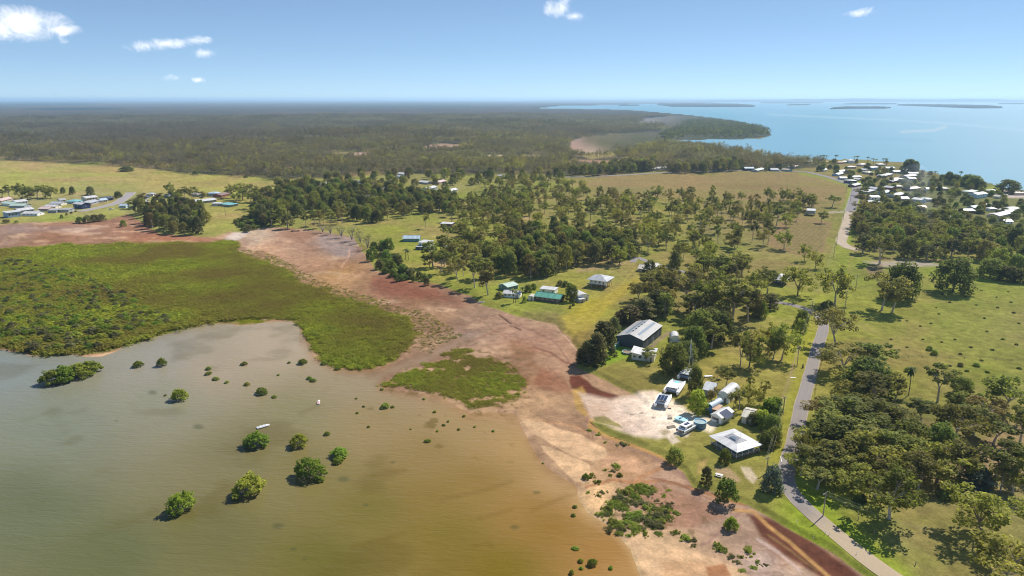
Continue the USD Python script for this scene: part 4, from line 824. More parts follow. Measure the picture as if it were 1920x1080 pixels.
one('gum_tree', 1912, 832, 758, 54, 'tall gum tree with dark trunk at the right edge above bare dirt', var=0)
one('gum_tree', 1566, 652, 577, 66, 'open forked gum tree right of the road where it bends to the houses', var=6)
one('gum_tree', 1564, 578, 494, 68, 'tall dense gum tree on the grass above the road bend', var=1)
one('gum_tree', 1495, 558, 498, 56, 'spreading gum tree right of the white pyramid-roofed house', var=3)
one('shade_tree', 1786, 550, 486, 64, 'lone spreading tree in the green paddock with dark shade beneath')
one('gum_tree', 1652, 585, 512, 64, 'left gum tree of the clump in the middle of the green paddock', var=6)
one('shade_tree', 1688, 562, 496, 66, 'dense dark tree at the back of the clump in the green paddock')
one('gum_tree', 1672, 588, 520, 56, 'right gum tree of the clump in the middle of the green paddock', var=0)
one('gum_tree', 1649, 497, 436, 50, 'tall gum tree with a thick pale trunk before the dense town wood', var=5)
belt = [(1580, 702, 644, 78), (1637, 706, 640, 72), (1612, 690, 648, 56), (1625, 738, 678, 84), (1592, 756, 698, 72), (1642, 772, 704, 76), (1580, 802, 740, 92), (1536, 800, 752, 52), (1625, 812, 750, 86), (1675, 817, 764, 70),
        (1800, 775, 738, 60), (1845, 792, 750, 56), (1785, 830, 760, 82), (1824, 822, 770, 62), (1862, 836, 792, 56), (1560, 852, 794, 92), (1522, 850, 798, 62), (1602, 857, 790, 96), (1537, 893, 830, 82), (1502, 896, 850, 54),
        (1627, 882, 808, 92), (1576, 897, 838, 82), (1666, 872, 805, 64), (1702, 882, 824, 72), (1755, 908, 838, 92), (1797, 902, 828, 64), (1862, 907, 824, 70), (1906, 897, 833, 52), (1640, 942, 880, 62), (1582, 922, 868, 74), (1532, 922, 878, 56),
        (1700, 850, 790, 60), (1874, 927, 855, 44), (1897, 930, 865, 44), (1720, 922, 852, 60), (1550, 820, 770, 60), (1655, 840, 785, 60), (1610, 900, 850, 60), (1725, 800, 755, 50), (1760, 860, 800, 50), (1690, 905, 850, 52), (1505, 870, 815, 44), (1600, 780, 725, 60), (1665, 920, 872, 50)]
row('gum_tree', belt[::2] + belt[1::4], 'gum tree crowded into the belt beside the road', 'gum trees of the roadside belt')
row('woodland_tree', belt[3::4], 'dense tree crowded between the gums of the roadside belt', 'dense trees of the roadside belt')
row('bush', [(u, v, v - h, w) for u, v, h, w in [(1700, 700, 8, 10), (1742, 660, 8, 12), (1751, 668, 9, 14), (1800, 690, 7, 11), (1830, 690, 6, 12), (1868, 742, 10, 14), (1835, 750, 9, 12), (1720, 762, 8, 14), (1815, 935, 14, 26), (1680, 945, 14, 26), (1860, 945, 14, 26), (1770, 940, 12, 22), (1610, 945, 14, 26), (1790, 860, 12, 22), (1740, 880, 12, 24)]],
    'low bush growing in the grass among the gums on the right', 'low bushes among the right-hand gums')
for k, (u, v, s) in enumerate([(1590, 610, 3), (1755, 580, 3), (1760, 592, 4), (1730, 640, 4), (1670, 640, 4), (1685, 660, 4), (1700, 655, 4), (1810, 560, 4), (1830, 575, 4), (1845, 600, 4), (1870, 580, 4), (1895, 570, 4), (1900, 590, 5), (1880, 640, 5), (1820, 655, 5), (1790, 640, 4), (1745, 610, 4), (1765, 555, 4), (1780, 570, 4), (1850, 625, 4), (1905, 650, 5), (1860, 660, 5), (1800, 668, 5),
                               (1840, 680, 5), (1812, 700, 6), (1780, 690, 5), (1850, 702, 6), (1910, 695, 6), (1765, 645, 4), (1725, 615, 4), (1700, 605, 4), (1820, 530, 3), (1840, 548, 3), (1868, 560, 3), (1890, 550, 3), (1910, 610, 4)]):
    plant('bush', u, v, v - s * .6, s * 1.35, 'small dark shrub dotted over the open green paddock', 'small shrubs on the green paddock', z=ZL - .1)

# the wood in front of the far town and the trees among its houses
townwood = scatter([(1612, 480), (1625, 455), (1700, 450), (1800, 470), (1925, 485), (1925, 530), (1880, 515), (1830, 492), (1740, 490)], 34, 8, 80) + scatter([(1608, 452), (1605, 410), (1650, 395), (1700, 402), (1780, 428), (1925, 456), (1925, 475), (1800, 470), (1700, 462), (1625, 462)], 106, 8, 81)

def grow(kind, pts, label, group, h=(10, 15), w=(7, 11), z=None):
    for u, v in clear_of_houses(pts): plant(kind, u, v, None, None, label, group, h=RND.uniform(*h), w=RND.uniform(*w), z=ZL - .1 if z is None else z)

grow('town_wood_tree', townwood, 'dense tree in the wood before the far town', 'trees of the wood before the far town', (11, 18), (10, 16))
for (u, v, s) in [(1855, 524, 1.0), (1887, 530, .8), (1912, 532, .7)]:
    plant('shade_tree', u, v, label='wide dark tree at the back of the green paddock', group='wide trees at the back of the green paddock', h=13 * s, w=19 * s, z=ZL - .1)

# middle ground: gums standing apart over the grassy paddock
gums = scatter([(905, 350), (1060, 348), (1160, 376), (1300, 378), (1480, 376), (1538, 392), (1500, 415), (1450, 440), (1425, 490), (1400, 520), (1320, 500), (1230, 485), (1180, 478), (1140, 440), (1060, 436), (1020, 425), (930, 440), (900, 420)], 240, 9.5, 82)
for i, (u, v) in enumerate(clear_of_houses(gums)):
    plant('paddock_gum', u, v, label='slender gum tree on the grassy paddock left of the ploughed rows', group='gums scattered over the middle paddock', h=RND.uniform(12, 20), w=RND.uniform(8, 13), z=ZL - .1)
row('gum_tree', [(1222, 442, 405, 26), (1298, 468, 430, 26), (1320, 432, 412, 20), (1265, 450, 415, 28), (1344, 440, 405, 28), (1372, 465, 430, 30), (1420, 425, 395, 24), (1290, 400, 370, 20), (1232, 420, 395, 26), (1176, 405, 360, 28), (1230, 380, 346, 26), (1290, 376, 350, 24), (1508, 492, 455, 22), (1528, 506, 470, 28), (1470, 470, 430, 36), (1455, 425, 385, 30), (1445, 412, 372, 30), (1505, 395, 360, 28), (1515, 396, 362, 26), (1560, 390, 365, 26), (1540, 420, 396, 20)],
    'gum tree standing apart near the back of the middle paddock', 'gums near the back of the middle paddock')
row('gum_tree', [(1290, 572, 500, 72), (1332, 592, 510, 72), (1372, 603, 520, 78), (1402, 607, 540, 64), (1346, 530, 478, 60), (1318, 520, 470, 40), (1390, 520, 470, 50), (1438, 553, 500, 50), (1360, 566, 520, 56), (1412, 560, 510, 40)], 'tall gum tree among the houses left of the road bend', 'gums among the houses left of the road bend')
row('gum_tree', [(1404, 692, 620, 56), (1388, 690, 628, 40), (1440, 666, 604, 46), (1465, 678, 604, 56), (1448, 680, 630, 44), (1333, 657, 600, 50), (1306, 600, 545, 60)], 'leafy gum tree on the mown grass beside the power lines', 'gums on the grass beside the power lines')
row('shade_tree', [(1312, 640, 585, 58), (1350, 642, 588, 58), (1300, 668, 615, 50), (1284, 690, 642, 46), (1330, 625, 580, 50)], 'dark leafy tree behind the shed and boat yard', 'leafy trees behind the boat yard')
grow('woodland_tree', scatter([(1200, 530), (1250, 495), (1420, 505), (1415, 600), (1370, 640), (1300, 640), (1250, 605), (1215, 585)], 30, 8, 833), 'tree in the leafy grove between the big shed and the road bend', 'trees of the grove between shed and road bend', (10, 16), (9, 13))
one('shade_tree', 1262, 704, 648, 58, 'large dark green tree right of the small house below the big shed', var=0)
one('gum_tree', 1210, 682, 655, 36, 'thin grey-green tree growing in front of the small house below the big shed', var=2)
one('bright_tree', 1306, 778, 734, 38, 'rounded bright green tree beside the moored catamarans in the yard')
one('shade_tree', 1302, 745, 690, 32, 'dark green tree hiding the bow of the masted catamaran')
row('gum_tree', [(1360, 730, 690, 34), (1386, 772, 728, 34), (1402, 762, 722, 28), (1424, 762, 730, 20), (1432, 746, 716, 18), (1404, 732, 706, 16), (1334, 770, 728, 24), (1345, 712, 690, 20), (1375, 768, 735, 24)], 'young gum tree in the garden around the white hoop shed', 'young gums around the white hoop shed')
row('bright_tree', [(1442, 792, 752, 40), (1428, 804, 772, 30), (1455, 775, 748, 26)], 'bright green garden tree between the white house and the power lines', 'bright garden trees by the power lines')
row('shade_tree', [(1446, 818, 782, 36), (1436, 846, 814, 28), (1412, 800, 778, 26), (1450, 838, 806, 30)], 'dark garden tree at the back of the white-roofed house', 'dark garden trees behind the white-roofed house')
row('she_oak', [(1104, 687, 640, 42), (1131, 670, 603, 52), (1150, 642, 596, 28), (1090, 682, 655, 26), (1118, 684, 625, 40)], 'dark she-oak in the clump left of the big shed', 'she-oaks left of the big shed')
row('she_oak', [(1180, 612, 574, 46), (1207, 602, 560, 50), (1232, 590, 545, 46), (1162, 612, 585, 30)], 'brownish she-oak in the row behind the big shed', 'she-oaks behind the big shed')
row('gum_tree', [(1225, 562, 504, 54), (1218, 542, 508, 50), (1245, 560, 520, 46), (1200, 570, 530, 40)], 'gum tree at the end of the mown airstrip-like lawn', 'gums at the end of the mown strip')
one('she_oak', 1263, 536, 470, 24, 'narrow dark tall tree beside the pale-roofed house on the lane')
one('she_oak', 1443, 582, 552, 32, 'rounded dark tree on the lawn just left of the lane by the road bend')
row('bush', [(1502, 614, 584, 26), (1500, 628, 602, 22), (1412, 596, 574, 26), (1428, 600, 566, 20), (1550, 590, 568, 34)], 'bushy small tree on the mown grass by the road bend', 'small bushy trees by the road bend')
one('bush', 1264, 868, 844, 32, 'bushy tree leaning over the eroded bank near the pale concrete slab')
one('bush', 1358, 872, 846, 24, 'thin small tree on the lawn in front of the white-roofed house')
one('she_oak', 1323, 913, 879, 22, 'dark slim tree on the bank at the corner of the lawn')
one('bush', 1362, 942, 903, 42, 'grey-green bushy tree on the bank below the lawn')
one('silver_bush', 1446, 926, 879, 38, 'pale grey-green tree leaning at the roadside above the bank')
one('shade_tree', 1072, 567, 536, 28, 'round clipped-looking dark tree beside the white barn')
for u, v, vt, w in [(1075, 576, 570, 7), (1069, 581, 575, 6), (983, 570, 558, 10)]: one('bush', u, v, vt, w, {1075: 'larger of two tiny shrubs on the lawn below the round tree', 1069: 'smaller of two tiny shrubs on the lawn below the round tree', 983: 'small shrub left of the green-roofed house'}[u])
row('palm_tree', [(963, 571, 543, 15), (967, 570, 546, 14), (980, 560, 540, 14)], 'palm in front of the small white house on the shore', 'palms by the small white shore house', var=0)
row('bush', [(1050, 538, 528, 14), (1060, 540, 529, 14), (1068, 543, 533, 12), (935, 562, 550, 16), (990, 550, 536, 18), (1000, 545, 534, 14)], 'garden shrub between the houses on the shore', 'garden shrubs between the shore houses')
wood1 = scatter([(905, 490), (960, 445), (1050, 440), (1140, 448), (1192, 460), (1196, 486), (1152, 508), (1120, 500), (1085, 500), (1050, 515), (990, 528), (950, 520), (915, 510)], 125, 5.5, 83)
wood1b = scatter([(846, 400), (880, 384), (960, 384), (1000, 400), (960, 440), (905, 488), (868, 470), (846, 440)], 58, 8, 831)
grow('paddock_gum', wood1b, 'grey-green gum in the open wood above the sunlit shore lawns', 'gums of the open wood above the shore lawns', (12, 18), (9, 13))
grow('shore_wood_tree', wood1, 'tree in the dense wood behind the shore houses', 'trees of the wood behind the shore houses', (12, 18), (9, 13))
row('gum_tree', [(915, 556, 500, 46), (890, 542, 488, 36), (905, 525, 478, 42), (940, 512, 458, 50)], 'dark gum tree at the shore left of the small green shed', 'gums at the shore left of the green shed')
row('gum_tree', [(858, 530, 482, 34), (812, 503, 452, 40), (835, 480, 440, 34), (872, 500, 450, 36), (868, 460, 420, 30), (850, 486, 445, 30), (880, 470, 425, 34), (798, 430, 400, 16), (840, 460, 420, 30)], 'gum tree on the sunlit lawns of the shore left of the wood', 'gums on the sunlit shore lawns')
grow('paddock_gum', scatter([(796, 500), (835, 468), (900, 466), (908, 540), (862, 530), (820, 512)], 18, 8, 835), 'grey-green gum on the lawns just left of the shore wood', 'gums on the lawns left of the shore wood', (11, 17), (8, 12))
grow('bush', scatter([(690, 472), (722, 462), (760, 505), (800, 528), (770, 530), (715, 512)], 34, 4, 836), 'bushy shrub in the thicket along the shore by the lawns', 'shrubs of the shore thicket by the lawns', (2, 5), (4, 7))
row('palm_tree', [(760, 489, 468, 14), (766, 490, 470, 12)], 'palm of the pair on the lawn by the white two-storey house', 'pair of palms by the white two-storey house', var=1)
row('bush', [(745, 500, 478, 26), (732, 510, 490, 22), (755, 515, 498, 24), (770, 522, 505, 22), (786, 524, 512, 16), (702, 470, 455, 18), (718, 470, 452, 20), (694, 490, 470, 16), (730, 470, 448, 20), (725, 492, 470, 22), (712, 505, 488, 18), (800, 535, 522, 14), (745, 528, 516, 14)], 'green bush on the shore where the mud meets the lawns', 'bushes on the shore by the lawns')
row('bare_tree', [(620, 440, 422, 24), (640, 446, 424, 26), (660, 452, 426, 28), (690, 468, 440, 24), (605, 437, 420, 22), (676, 456, 432, 26)], 'leafless grey scrub tree along the muddy shore', 'grey bare scrub along the muddy shore')

# the wooded point between the mud and the village
pt = scatter([(256, 402), (300, 392), (345, 388), (385, 402), (393, 432), (362, 443), (312, 440), (275, 425)], 72, 5.5, 84)
grow('swamp_tree', pt, 'grey-green tree in the round wood on the muddy point', 'trees of the round wood on the muddy point', (10, 17), (7, 11))
wood2 = scatter([(470, 410), (490, 372), (560, 352), (660, 346), (720, 352), (770, 372), (850, 372), (870, 395), (800, 405), (730, 414), (690, 424), (650, 415), (570, 400), (540, 432), (490, 428)], 290, 6.5, 85)
grow('woodland_tree', wood2, 'tree of the mixed woodland right of the left field', 'trees of the mixed woodland left of centre', (11, 18), (9, 14))
grow('gum_tree', scatter([(570, 432), (600, 408), (660, 405), (690, 415), (640, 425)], 14, 9, 86), 'tall gum tree on the small sunny clearing by the mud', 'gums on the small clearing by the mud', (13, 18), (8, 11))
wood3 = scatter([(500, 350), (640, 336), (760, 328), (960, 328), (1060, 332), (1050, 345), (900, 346), (850, 360), (760, 356), (660, 346), (560, 352)], 60, 14, 87)
grow('paperbark', wood3, 'tree at the back of the village gardens along the forest edge', 'trees along the forest edge behind the gardens', (11, 17), (9, 14))
shorebush = scatter([(440, 420), (480, 405), (505, 415), (490, 428), (462, 436)], 60, 3.5, 88)
grow('bush', shorebush, 'bright green bush in the thicket at the head of the mudflat', 'bushes of the thicket at the head of the mudflat', (2, 4.5), (4, 7))
row('gum_tree', [(20, 376, 345, 18), (42, 374, 342, 26), (52, 376, 350, 20), (70, 374, 348, 20), (86, 372, 346, 22), (96, 373, 350, 20), (4, 372, 355, 22), (60, 378, 360, 16)], 'gum tree in the row behind the left village', 'gums behind the left village')
one('she_oak', 170, 367, 350, 14, 'dark cone-shaped tree behind the left village')
row('gum_tree', [(318, 372, 342, 20), (345, 376, 350, 24), (360, 376, 350, 20), (330, 384, 356, 26), (300, 384, 362, 26), (268, 388, 362, 26), (376, 378, 360, 22), (252, 392, 372, 24)], 'gum tree above the roofs behind the wooded point', 'gums above the roofs behind the point')
row('gum_tree', [(436, 372, 345, 28), (455, 376, 342, 30), (470, 380, 345, 28), (478, 392, 356, 26), (445, 380, 360, 24), (498, 385, 350, 30)], 'dark gum tree at the right end of the left field', 'gums at the right end of the left field')
one('shade_tree', 238, 322, 313, 24, 'lone clump of dark tree far out in the left field')
row('shade_tree', [(366, 327, 321, 9), (461, 334, 330, 8), (119, 364, 352, 8), (136, 366, 351, 9), (222, 372, 360, 14)], 'single small tree standing out in the left field', 'single small trees in the left field')
row('bush', [(150, 418, 408, 14), (165, 418, 405, 16), (178, 416, 404, 18), (190, 414, 403, 16), (12, 418, 413, 12), (31, 418, 415, 7), (116, 410, 404, 6), (125, 405, 401, 4), (134, 402, 398, 5), (142, 399, 396, 4), (232, 425, 414, 12)], 'shrub on the grass edge below the left village', 'shrubs on the grass below the left village')
# the far town
town = scatter([(1606, 345), (1640, 325), (1700, 315), (1740, 330), (1830, 345), (1885, 372), (1925, 385), (1925, 440), (1800, 425), (1720, 400), (1650, 392), (1612, 400)], 230, 9, 90)
grow('shade_tree', town[:130], 'garden tree among the roofs of the far town', 'garden trees of the far town', (4.5, 7.5), (6, 10))
grow('paperbark', town[130:], 'taller grey tree among the roofs of the far town', 'taller trees of the far town', (6, 9.5), (6, 9))
town_side = []
for where, lst in FT:
    if 'far town' in where or 'paddock' in where:
        for q in lst:
            for k in range(2): town_side.append((q[0] + RND.choice((-1, 1)) * q[2] * RND.uniform(.45, .8), q[1] + RND.uniform(-3.0, 2.2)))
for u, v in clear_of_houses(town_side, 4.0): plant('town_tree', u, v, label='small garden tree beside a house of the far town', group='small garden trees beside far town houses', h=RND.uniform(4.5, 8.5), w=RND.uniform(5, 9), z=ZL - .1)
shoretrees = scatter([(1390, 320), (1450, 300), (1540, 303), (1600, 305), (1640, 315), (1610, 335), (1550, 325), (1480, 318)], 46, 13, 91)
grow('shade_tree', shoretrees, 'tree along the far foreshore beyond the brown paddock', 'trees along the far foreshore', (7, 11), (9, 13))
for k, (u, v, vt) in enumerate([(1536, 306, 291), (1541, 306, 290), (1547, 306, 291), (1565, 306, 290), (1600, 306, 293), (1605, 306, 292), (1627, 308, 294), (1637, 309, 297), (1641, 310, 298), (1655, 310, 297), (1661, 311, 297), (1752, 334, 321), (1800, 340, 321)]):
    plant('palm_tree', u, v, vt, 9, 'tall palm silhouetted against the bay along the far foreshore', 'palms along the far foreshore', z=ZL - .1, var=k % 2)
row('shade_tree', [(1703, 326, 299, 26), (1715, 327, 303, 14), (1890, 362, 338, 36), (1778, 343, 323, 16), (1790, 344, 328, 18), (1812, 350, 328, 24), (1826, 354, 330, 26), (1838, 356, 340, 16)], 'large rounded tree at the far town waterline', 'large trees on the water edge of the far town')
row('gum_tree', [(1612, 368, 352, 24), (1614, 384, 364, 26), (1612, 398, 376, 28), (1618, 412, 392, 30)], 'tree in the row along the right side of the town street', 'trees along the right side of the town street')
grow('paperbark', scatter([(1180, 322), (1230, 318), (1330, 316), (1395, 312), (1395, 320), (1320, 328), (1260, 326)], 44, 12, 92), 'tree in the dark belt behind the brown paddock', 'trees of the belt behind the brown paddock', (15, 21), (12, 17))
grow('paperbark', scatter([(1060, 331), (1160, 318), (1230, 312), (1230, 320), (1160, 328), (1100, 332)], 44, 12, 93), 'tree in the dark belt left of the white roof beyond the paddock', 'trees left of the white roof beyond the paddock', (14, 20), (12, 17))

# mangroves standing in the shallow water
MG = [(337, 748, 728, 32, 'dark mangrove in the water standing alone right of and below the long clump'), (481, 834, 809, 52, 'mangrove with the white dinghy lying just behind it'),
      (561, 834, 812, 36, 'mangrove in the row of three, right of the one beside the dinghy'), (637, 854, 838, 40, 'low mangrove with a smaller one just below it'), (634, 866, 856, 24, 'small low mangrove tucked below another low one'),
      (583, 892, 857, 56, 'largest rounded mangrove standing alone in open water'), (468, 922, 888, 62, 'bright topped mangrove left below the largest rounded one'), (339, 956, 921, 46, 'sparse tall mangrove with pale stems, nearest the lower left'),
      (601, 901, 892, 16, 'little bush of mangrove at the foot of the largest one'), (259, 686, 676, 22, 'small mangrove left of a pair in the shallows'), (303, 685, 670, 18, 'small mangrove pair in the shallows right of a lone small one'),
      (491, 737, 726, 24, 'small flat green mangrove in mid shallows'), (802, 827, 822, 13, 'isolated small dark mangrove far out on the orange shallows'), (613, 814, 808, 13, 'tiny dark mangrove above the low pair'), (567, 681, 672, 20, 'small bright mangrove just below the marsh edge'),
      (514, 744, 740, 11, 'tiny mangrove speck beside the flat green one'), (1098, 897, 886, 16, 'round mangrove bush on the pink sand'), (1162, 893, 885, 14, 'dark bush on the ripple-patterned pale sand'), (1110, 1058, 1046, 18, 'dark mangrove standing in the orange water near the bottom edge'),
      (1089, 1052, 1046, 12, 'small dark mangrove left of a taller one near the bottom edge'), (1072, 1074, 1066, 10, 'tiny mangrove lowest of the group at the bottom edge'), (1079, 1028, 1024, 14, 'flat dark mangrove in the orange shallows'), (1370, 992, 967, 30, 'rounded bright green bush at the start of the bank by the red soil')]
for u, v, vt, w, lab in MG: plant('mangrove', u, v, vt, w, lab, None, z=-.25)
for u, v, vt, w in [(98, 717, 692, 42), (122, 713, 684, 46), (146, 706, 681, 46), (168, 698, 676, 44)]: plant('mangrove', u, v, vt, w, 'mangrove of the long low clump just below the green marsh', 'mangroves of the long low clump', z=-.25)
for u, v, s in [(391, 692, 10), (391, 701, 10), (405, 711, 10), (458, 683, 11), (425, 717, 7), (463, 721, 10), (310, 741, 5), (580, 710, 10), (587, 714, 10), (542, 680, 6), (635, 689, 8), (608, 682, 12), (633, 692, 10), (522, 703, 5), (716, 730, 7), (722, 763, 16), (736, 763, 7), (670, 774, 6), (668, 747, 5), (682, 762, 5), (691, 800, 6), (770, 804, 4),
                (860, 805, 6), (832, 797, 6), (795, 748, 6), (815, 772, 7), (925, 808, 6), (890, 800, 5), (820, 808, 5), (840, 790, 5), (870, 780, 6), (1018, 868, 4), (1075, 966, 8), (1078, 950, 8), (1145, 1065, 8), (1090, 1065, 8)]:
    plant('mangrove', u, v, v - s * .55, s * 1.25, 'tiny mangrove tuft scattered in the clear shallows', 'tiny mangrove tufts in the shallows', z=-.25)
for u, v, s in [(1168, 834, 18), (1108, 894, 18), (1145, 892, 10), (1155, 876, 18), (1150, 884, 12), (1135, 882, 10), (1120, 905, 16), (1122, 930, 12), (1103, 924, 10), (1130, 924, 14), (1194, 914, 22), (1172, 925, 22), (1180, 918, 16), (1150, 945, 20), (1160, 935, 20), (1172, 940, 18), (1140, 955, 22), (1125, 965, 16), (1190, 945, 20), (1205, 945, 18), (1215, 955, 18), (1195, 970, 26), (1210, 975, 22), (1225, 970, 20),
                (1240, 965, 24), (1250, 960, 18), (1220, 985, 24), (1235, 990, 20), (1150, 980, 20), (1160, 985, 18), (1145, 995, 16), (1160, 1000, 14), (1190, 995, 18), (1180, 1005, 12), (1210, 1003, 14), (1235, 1003, 14), (1268, 962, 14), (1268, 1000, 16), (1285, 1010, 22), (1300, 1015, 16), (1300, 1024, 10), (1350, 1030, 20), (1345, 1022, 16), (1372, 1046, 16), (1404, 1034, 22), (1390, 1045, 12), (1420, 1055, 12), (1383, 1055, 12), (1412, 1064, 12), (1435, 1060, 10), (1390, 1070, 12),
                (1124, 760 + 52, 8), (1122, 816, 9), (1105, 808, 10), (1135, 830, 8), (1220, 925, 12), (1245, 930, 10), (1232, 940, 10), (1260, 945, 8), (1255, 920, 8)]:
    kk = 1.25 if 1140 < u < 1262 and 912 < v < 1000 else 1.0; plant('saltbush', u, v, v - s * .32 * kk ** .5, s * 1.35 * kk, 'saltbush clump growing on the bare pink sand', 'saltbush clumps on the pink sand', z=-.05)

_g = np.random.default_rng(77)
for _ in range(120):
    t_ = _g.uniform(-1, 1); b_ = _g.integers(0, 2); u, v = (1178 + 46 * t_, 940 - 24 * t_ + _g.normal() * 7) if b_ else (1212 + 48 * t_, 973 - 8 * t_ + _g.normal() * 9); s = _g.uniform(5, 15)
    if 1110 < u < 1300 and 900 < v < 1010 and v < 1060 - (1190 - u) * .2: kk = 1.25 if 1140 < u < 1262 and 912 < v < 1000 else 1.0; plant('saltbush', u, v, v - s * .32 * kk ** .5, s * 1.35 * kk, 'saltbush clump growing on the bare pink sand', 'saltbush clumps on the pink sand', z=-.05)
# the green marsh: low samphire and young mangrove that nobody could count, and the taller thicket on its seaward side
g = np.random.default_rng(95)
def in_px(poly, n, seed, dens=None):
    g = np.random.default_rng(seed); poly = np.array(poly, float); X, Y = P(np.clip(poly[:, 0], -120, 2040), np.clip(poly[:, 1], 190, 1110)); wp = np.stack([X, Y], 1)
    q = g.uniform(wp.min(0), wp.max(0), (n * 4, 2)); u, v = UV(q[:, 0], q[:, 1])
    d = sdist(poly, u + (fbm2(q[:, 0], q[:, 1], 14, 3, 97) - .5) * 22, v + (fbm2(q[:, 0], q[:, 1], 14, 3, 98) - .5) * 14, 80); return q[d > 0][:n], d[d > 0][:n], g
tuft = lambda s, n, size, h: leaves(np.random.default_rng(s), np.random.default_rng(s).normal(size=(7, 3)) * [.55, .55, 0] + [0, 0, h * .5], np.full(7, h * .62), n, size, .8, .5)
q, d, g = in_px(MARSH, 22000, 96)
u, v = UV(q[:, 0], q[:, 1]); big = fbm2(q[:, 0], q[:, 1], 30, 4, 99)
edge = np.clip(1 - np.clip((u - 250) / 400, 0, 1), 0, 1)
hgt = .55 + 1.0 * big * (u < 820) + edge * 1.2 * g.uniform(.3, 1, len(q))
n = len(q)
instancer('saltmarsh_shrubs', [(None, tuft(800 + i, 11, .22, 1.0), None, L_marsh) for i in range(3)], np.c_[q, np.full(n, -.1)], g.integers(0, 3, n), g.uniform(0, 6.28, n), np.stack([hgt * 1.5, hgt * 1.5, hgt], 1), 'dense yellow-green samphire and young mangrove covering the marsh')
q, d, g = in_px([(708, 720), (786, 688), (850, 654), (884, 655), (884, 664), (860, 678), (880, 666), (930, 672), (965, 685), (985, 718), (975, 742), (930, 760), (885, 766), (860, 750), (810, 735), (752, 726)], 3200, 101)
keep = (fbm2(q[:, 0], q[:, 1], 5, 3, 47) + d * .006 > .46) & (d > 0); q = q[keep]; n = len(q); s = g.uniform(.3, .8, n)
instancer('samphire_patch', [(None, tuft(810 + i, 11, .2, 1.0), None, L_marsh) for i in range(3)], np.c_[q, np.full(n, -.1)], g.integers(0, 3, n), g.uniform(0, 6.28, n), np.stack([s * 1.5, s * 1.5, s], 1), 'smaller green samphire patch between the channel and the pink flat')
q, d, g = in_px([(-60, 500), (60, 490), (160, 520), (260, 560), (330, 600), (310, 615), (240, 640), (195, 656), (100, 662), (0, 646), (-60, 646)], 900, 102)
n = len(q); s = g.uniform(.45, 1.05, n) * (1 + .3 * (UV(q[:, 0], q[:, 1])[1] > 610))
mg = [mangrove(520 + i, 4.0, 6.0, 46, .30, 22) for i in range(3)]
instancer('mangrove_thicket', [(mg[i][0], mg[i][1], M_twig, [L_mang[0], L_mang[1], L_bush[1]][i]) for i in range(3)], np.c_[q, np.full(n, -.1)], g.integers(0, 3, n), g.uniform(0, 6.28, n), np.stack([s, s, s * .85], 1), 'taller bushy mangrove thicket along the seaward edge of the marsh')
# sparse samphire on the flats, and the mangrove fringe of the far point
q, d, g = in_px([(440, 462), (520, 480), (600, 525), (700, 556), (800, 590), (868, 630), (810, 662), (775, 650), (760, 600), (700, 572), (620, 548), (560, 528), (480, 492)], 5200, 103)
n = len(q); s = g.uniform(.2, .55, n)
instancer('sparse_samphire', [(None, tuft(820 + i, 7, .24, 1.0), None, [L_bush[1], L_marsh][i]) for i in range(2)], np.c_[q, np.full(n, -.05)], g.integers(0, 2, n), g.uniform(0, 6.28, n), np.stack([s * 1.6, s * 1.6, s], 1), 'sparse brownish samphire dotting the pink flat beside the marsh')
q, d, g = in_px([(1330, 221), (1420, 234), (1446, 241), (1446, 252), (1425, 258), (1380, 259), (1320, 258), (1290, 256), (1262, 262), (1300, 275), (1400, 293), (1360, 290), (1290, 278), (1250, 266), (1230, 256), (1250, 242), (1290, 224)], 2600, 104)
n = len(q); s = g.uniform(.8, 2.3, n) * np.clip(.3 + d / 9, 0, 1) * (.5 + fbm2(q[:, 0], q[:, 1], 90, 3, 105))
instancer('point_mangroves', [(None, mangrove(530, 4, 6, 18, .6, 16)[1], None, L_gum[0])], np.c_[q, np.full(n, 0)], np.zeros(n), g.uniform(0, 6.28, n), np.stack([s, s, s], 1), 'dark mangrove fringe of the far point beside the bay')

# ------------------------------------------------------------------ buildings
def box(x0, x1, y0, y1, z0, z1):
    v = np.array([[x, y, z] for z in (z0, z1) for x, y in ((x0, y0), (x1, y0), (x1, y1), (x0, y1))], float)
    return v, np.array([[3, 2, 1, 0], [4, 5, 6, 7], [0, 1, 5, 4], [1, 2, 6, 5], [2, 3, 7, 6], [3, 0, 4, 7]])

def slab(corners, t=.12):
    """A roof sheet with thickness: corners in order, counter-clockwise seen from above."""
    c = np.array(corners, float); n = len(c)
    v = np.vstack([c, c - [0, 0, t]]); f = [[i, (i + 1) % n, (i + 1) % n + n, i + n][::-1] for i in range(n)]
    if n == 4: f += [[0, 1, 2, 3], [7, 6, 5, 4]]
    else: f += [[0, 1, 2, 2], [5, 4, 3, 3]]
    return v, np.array(f)

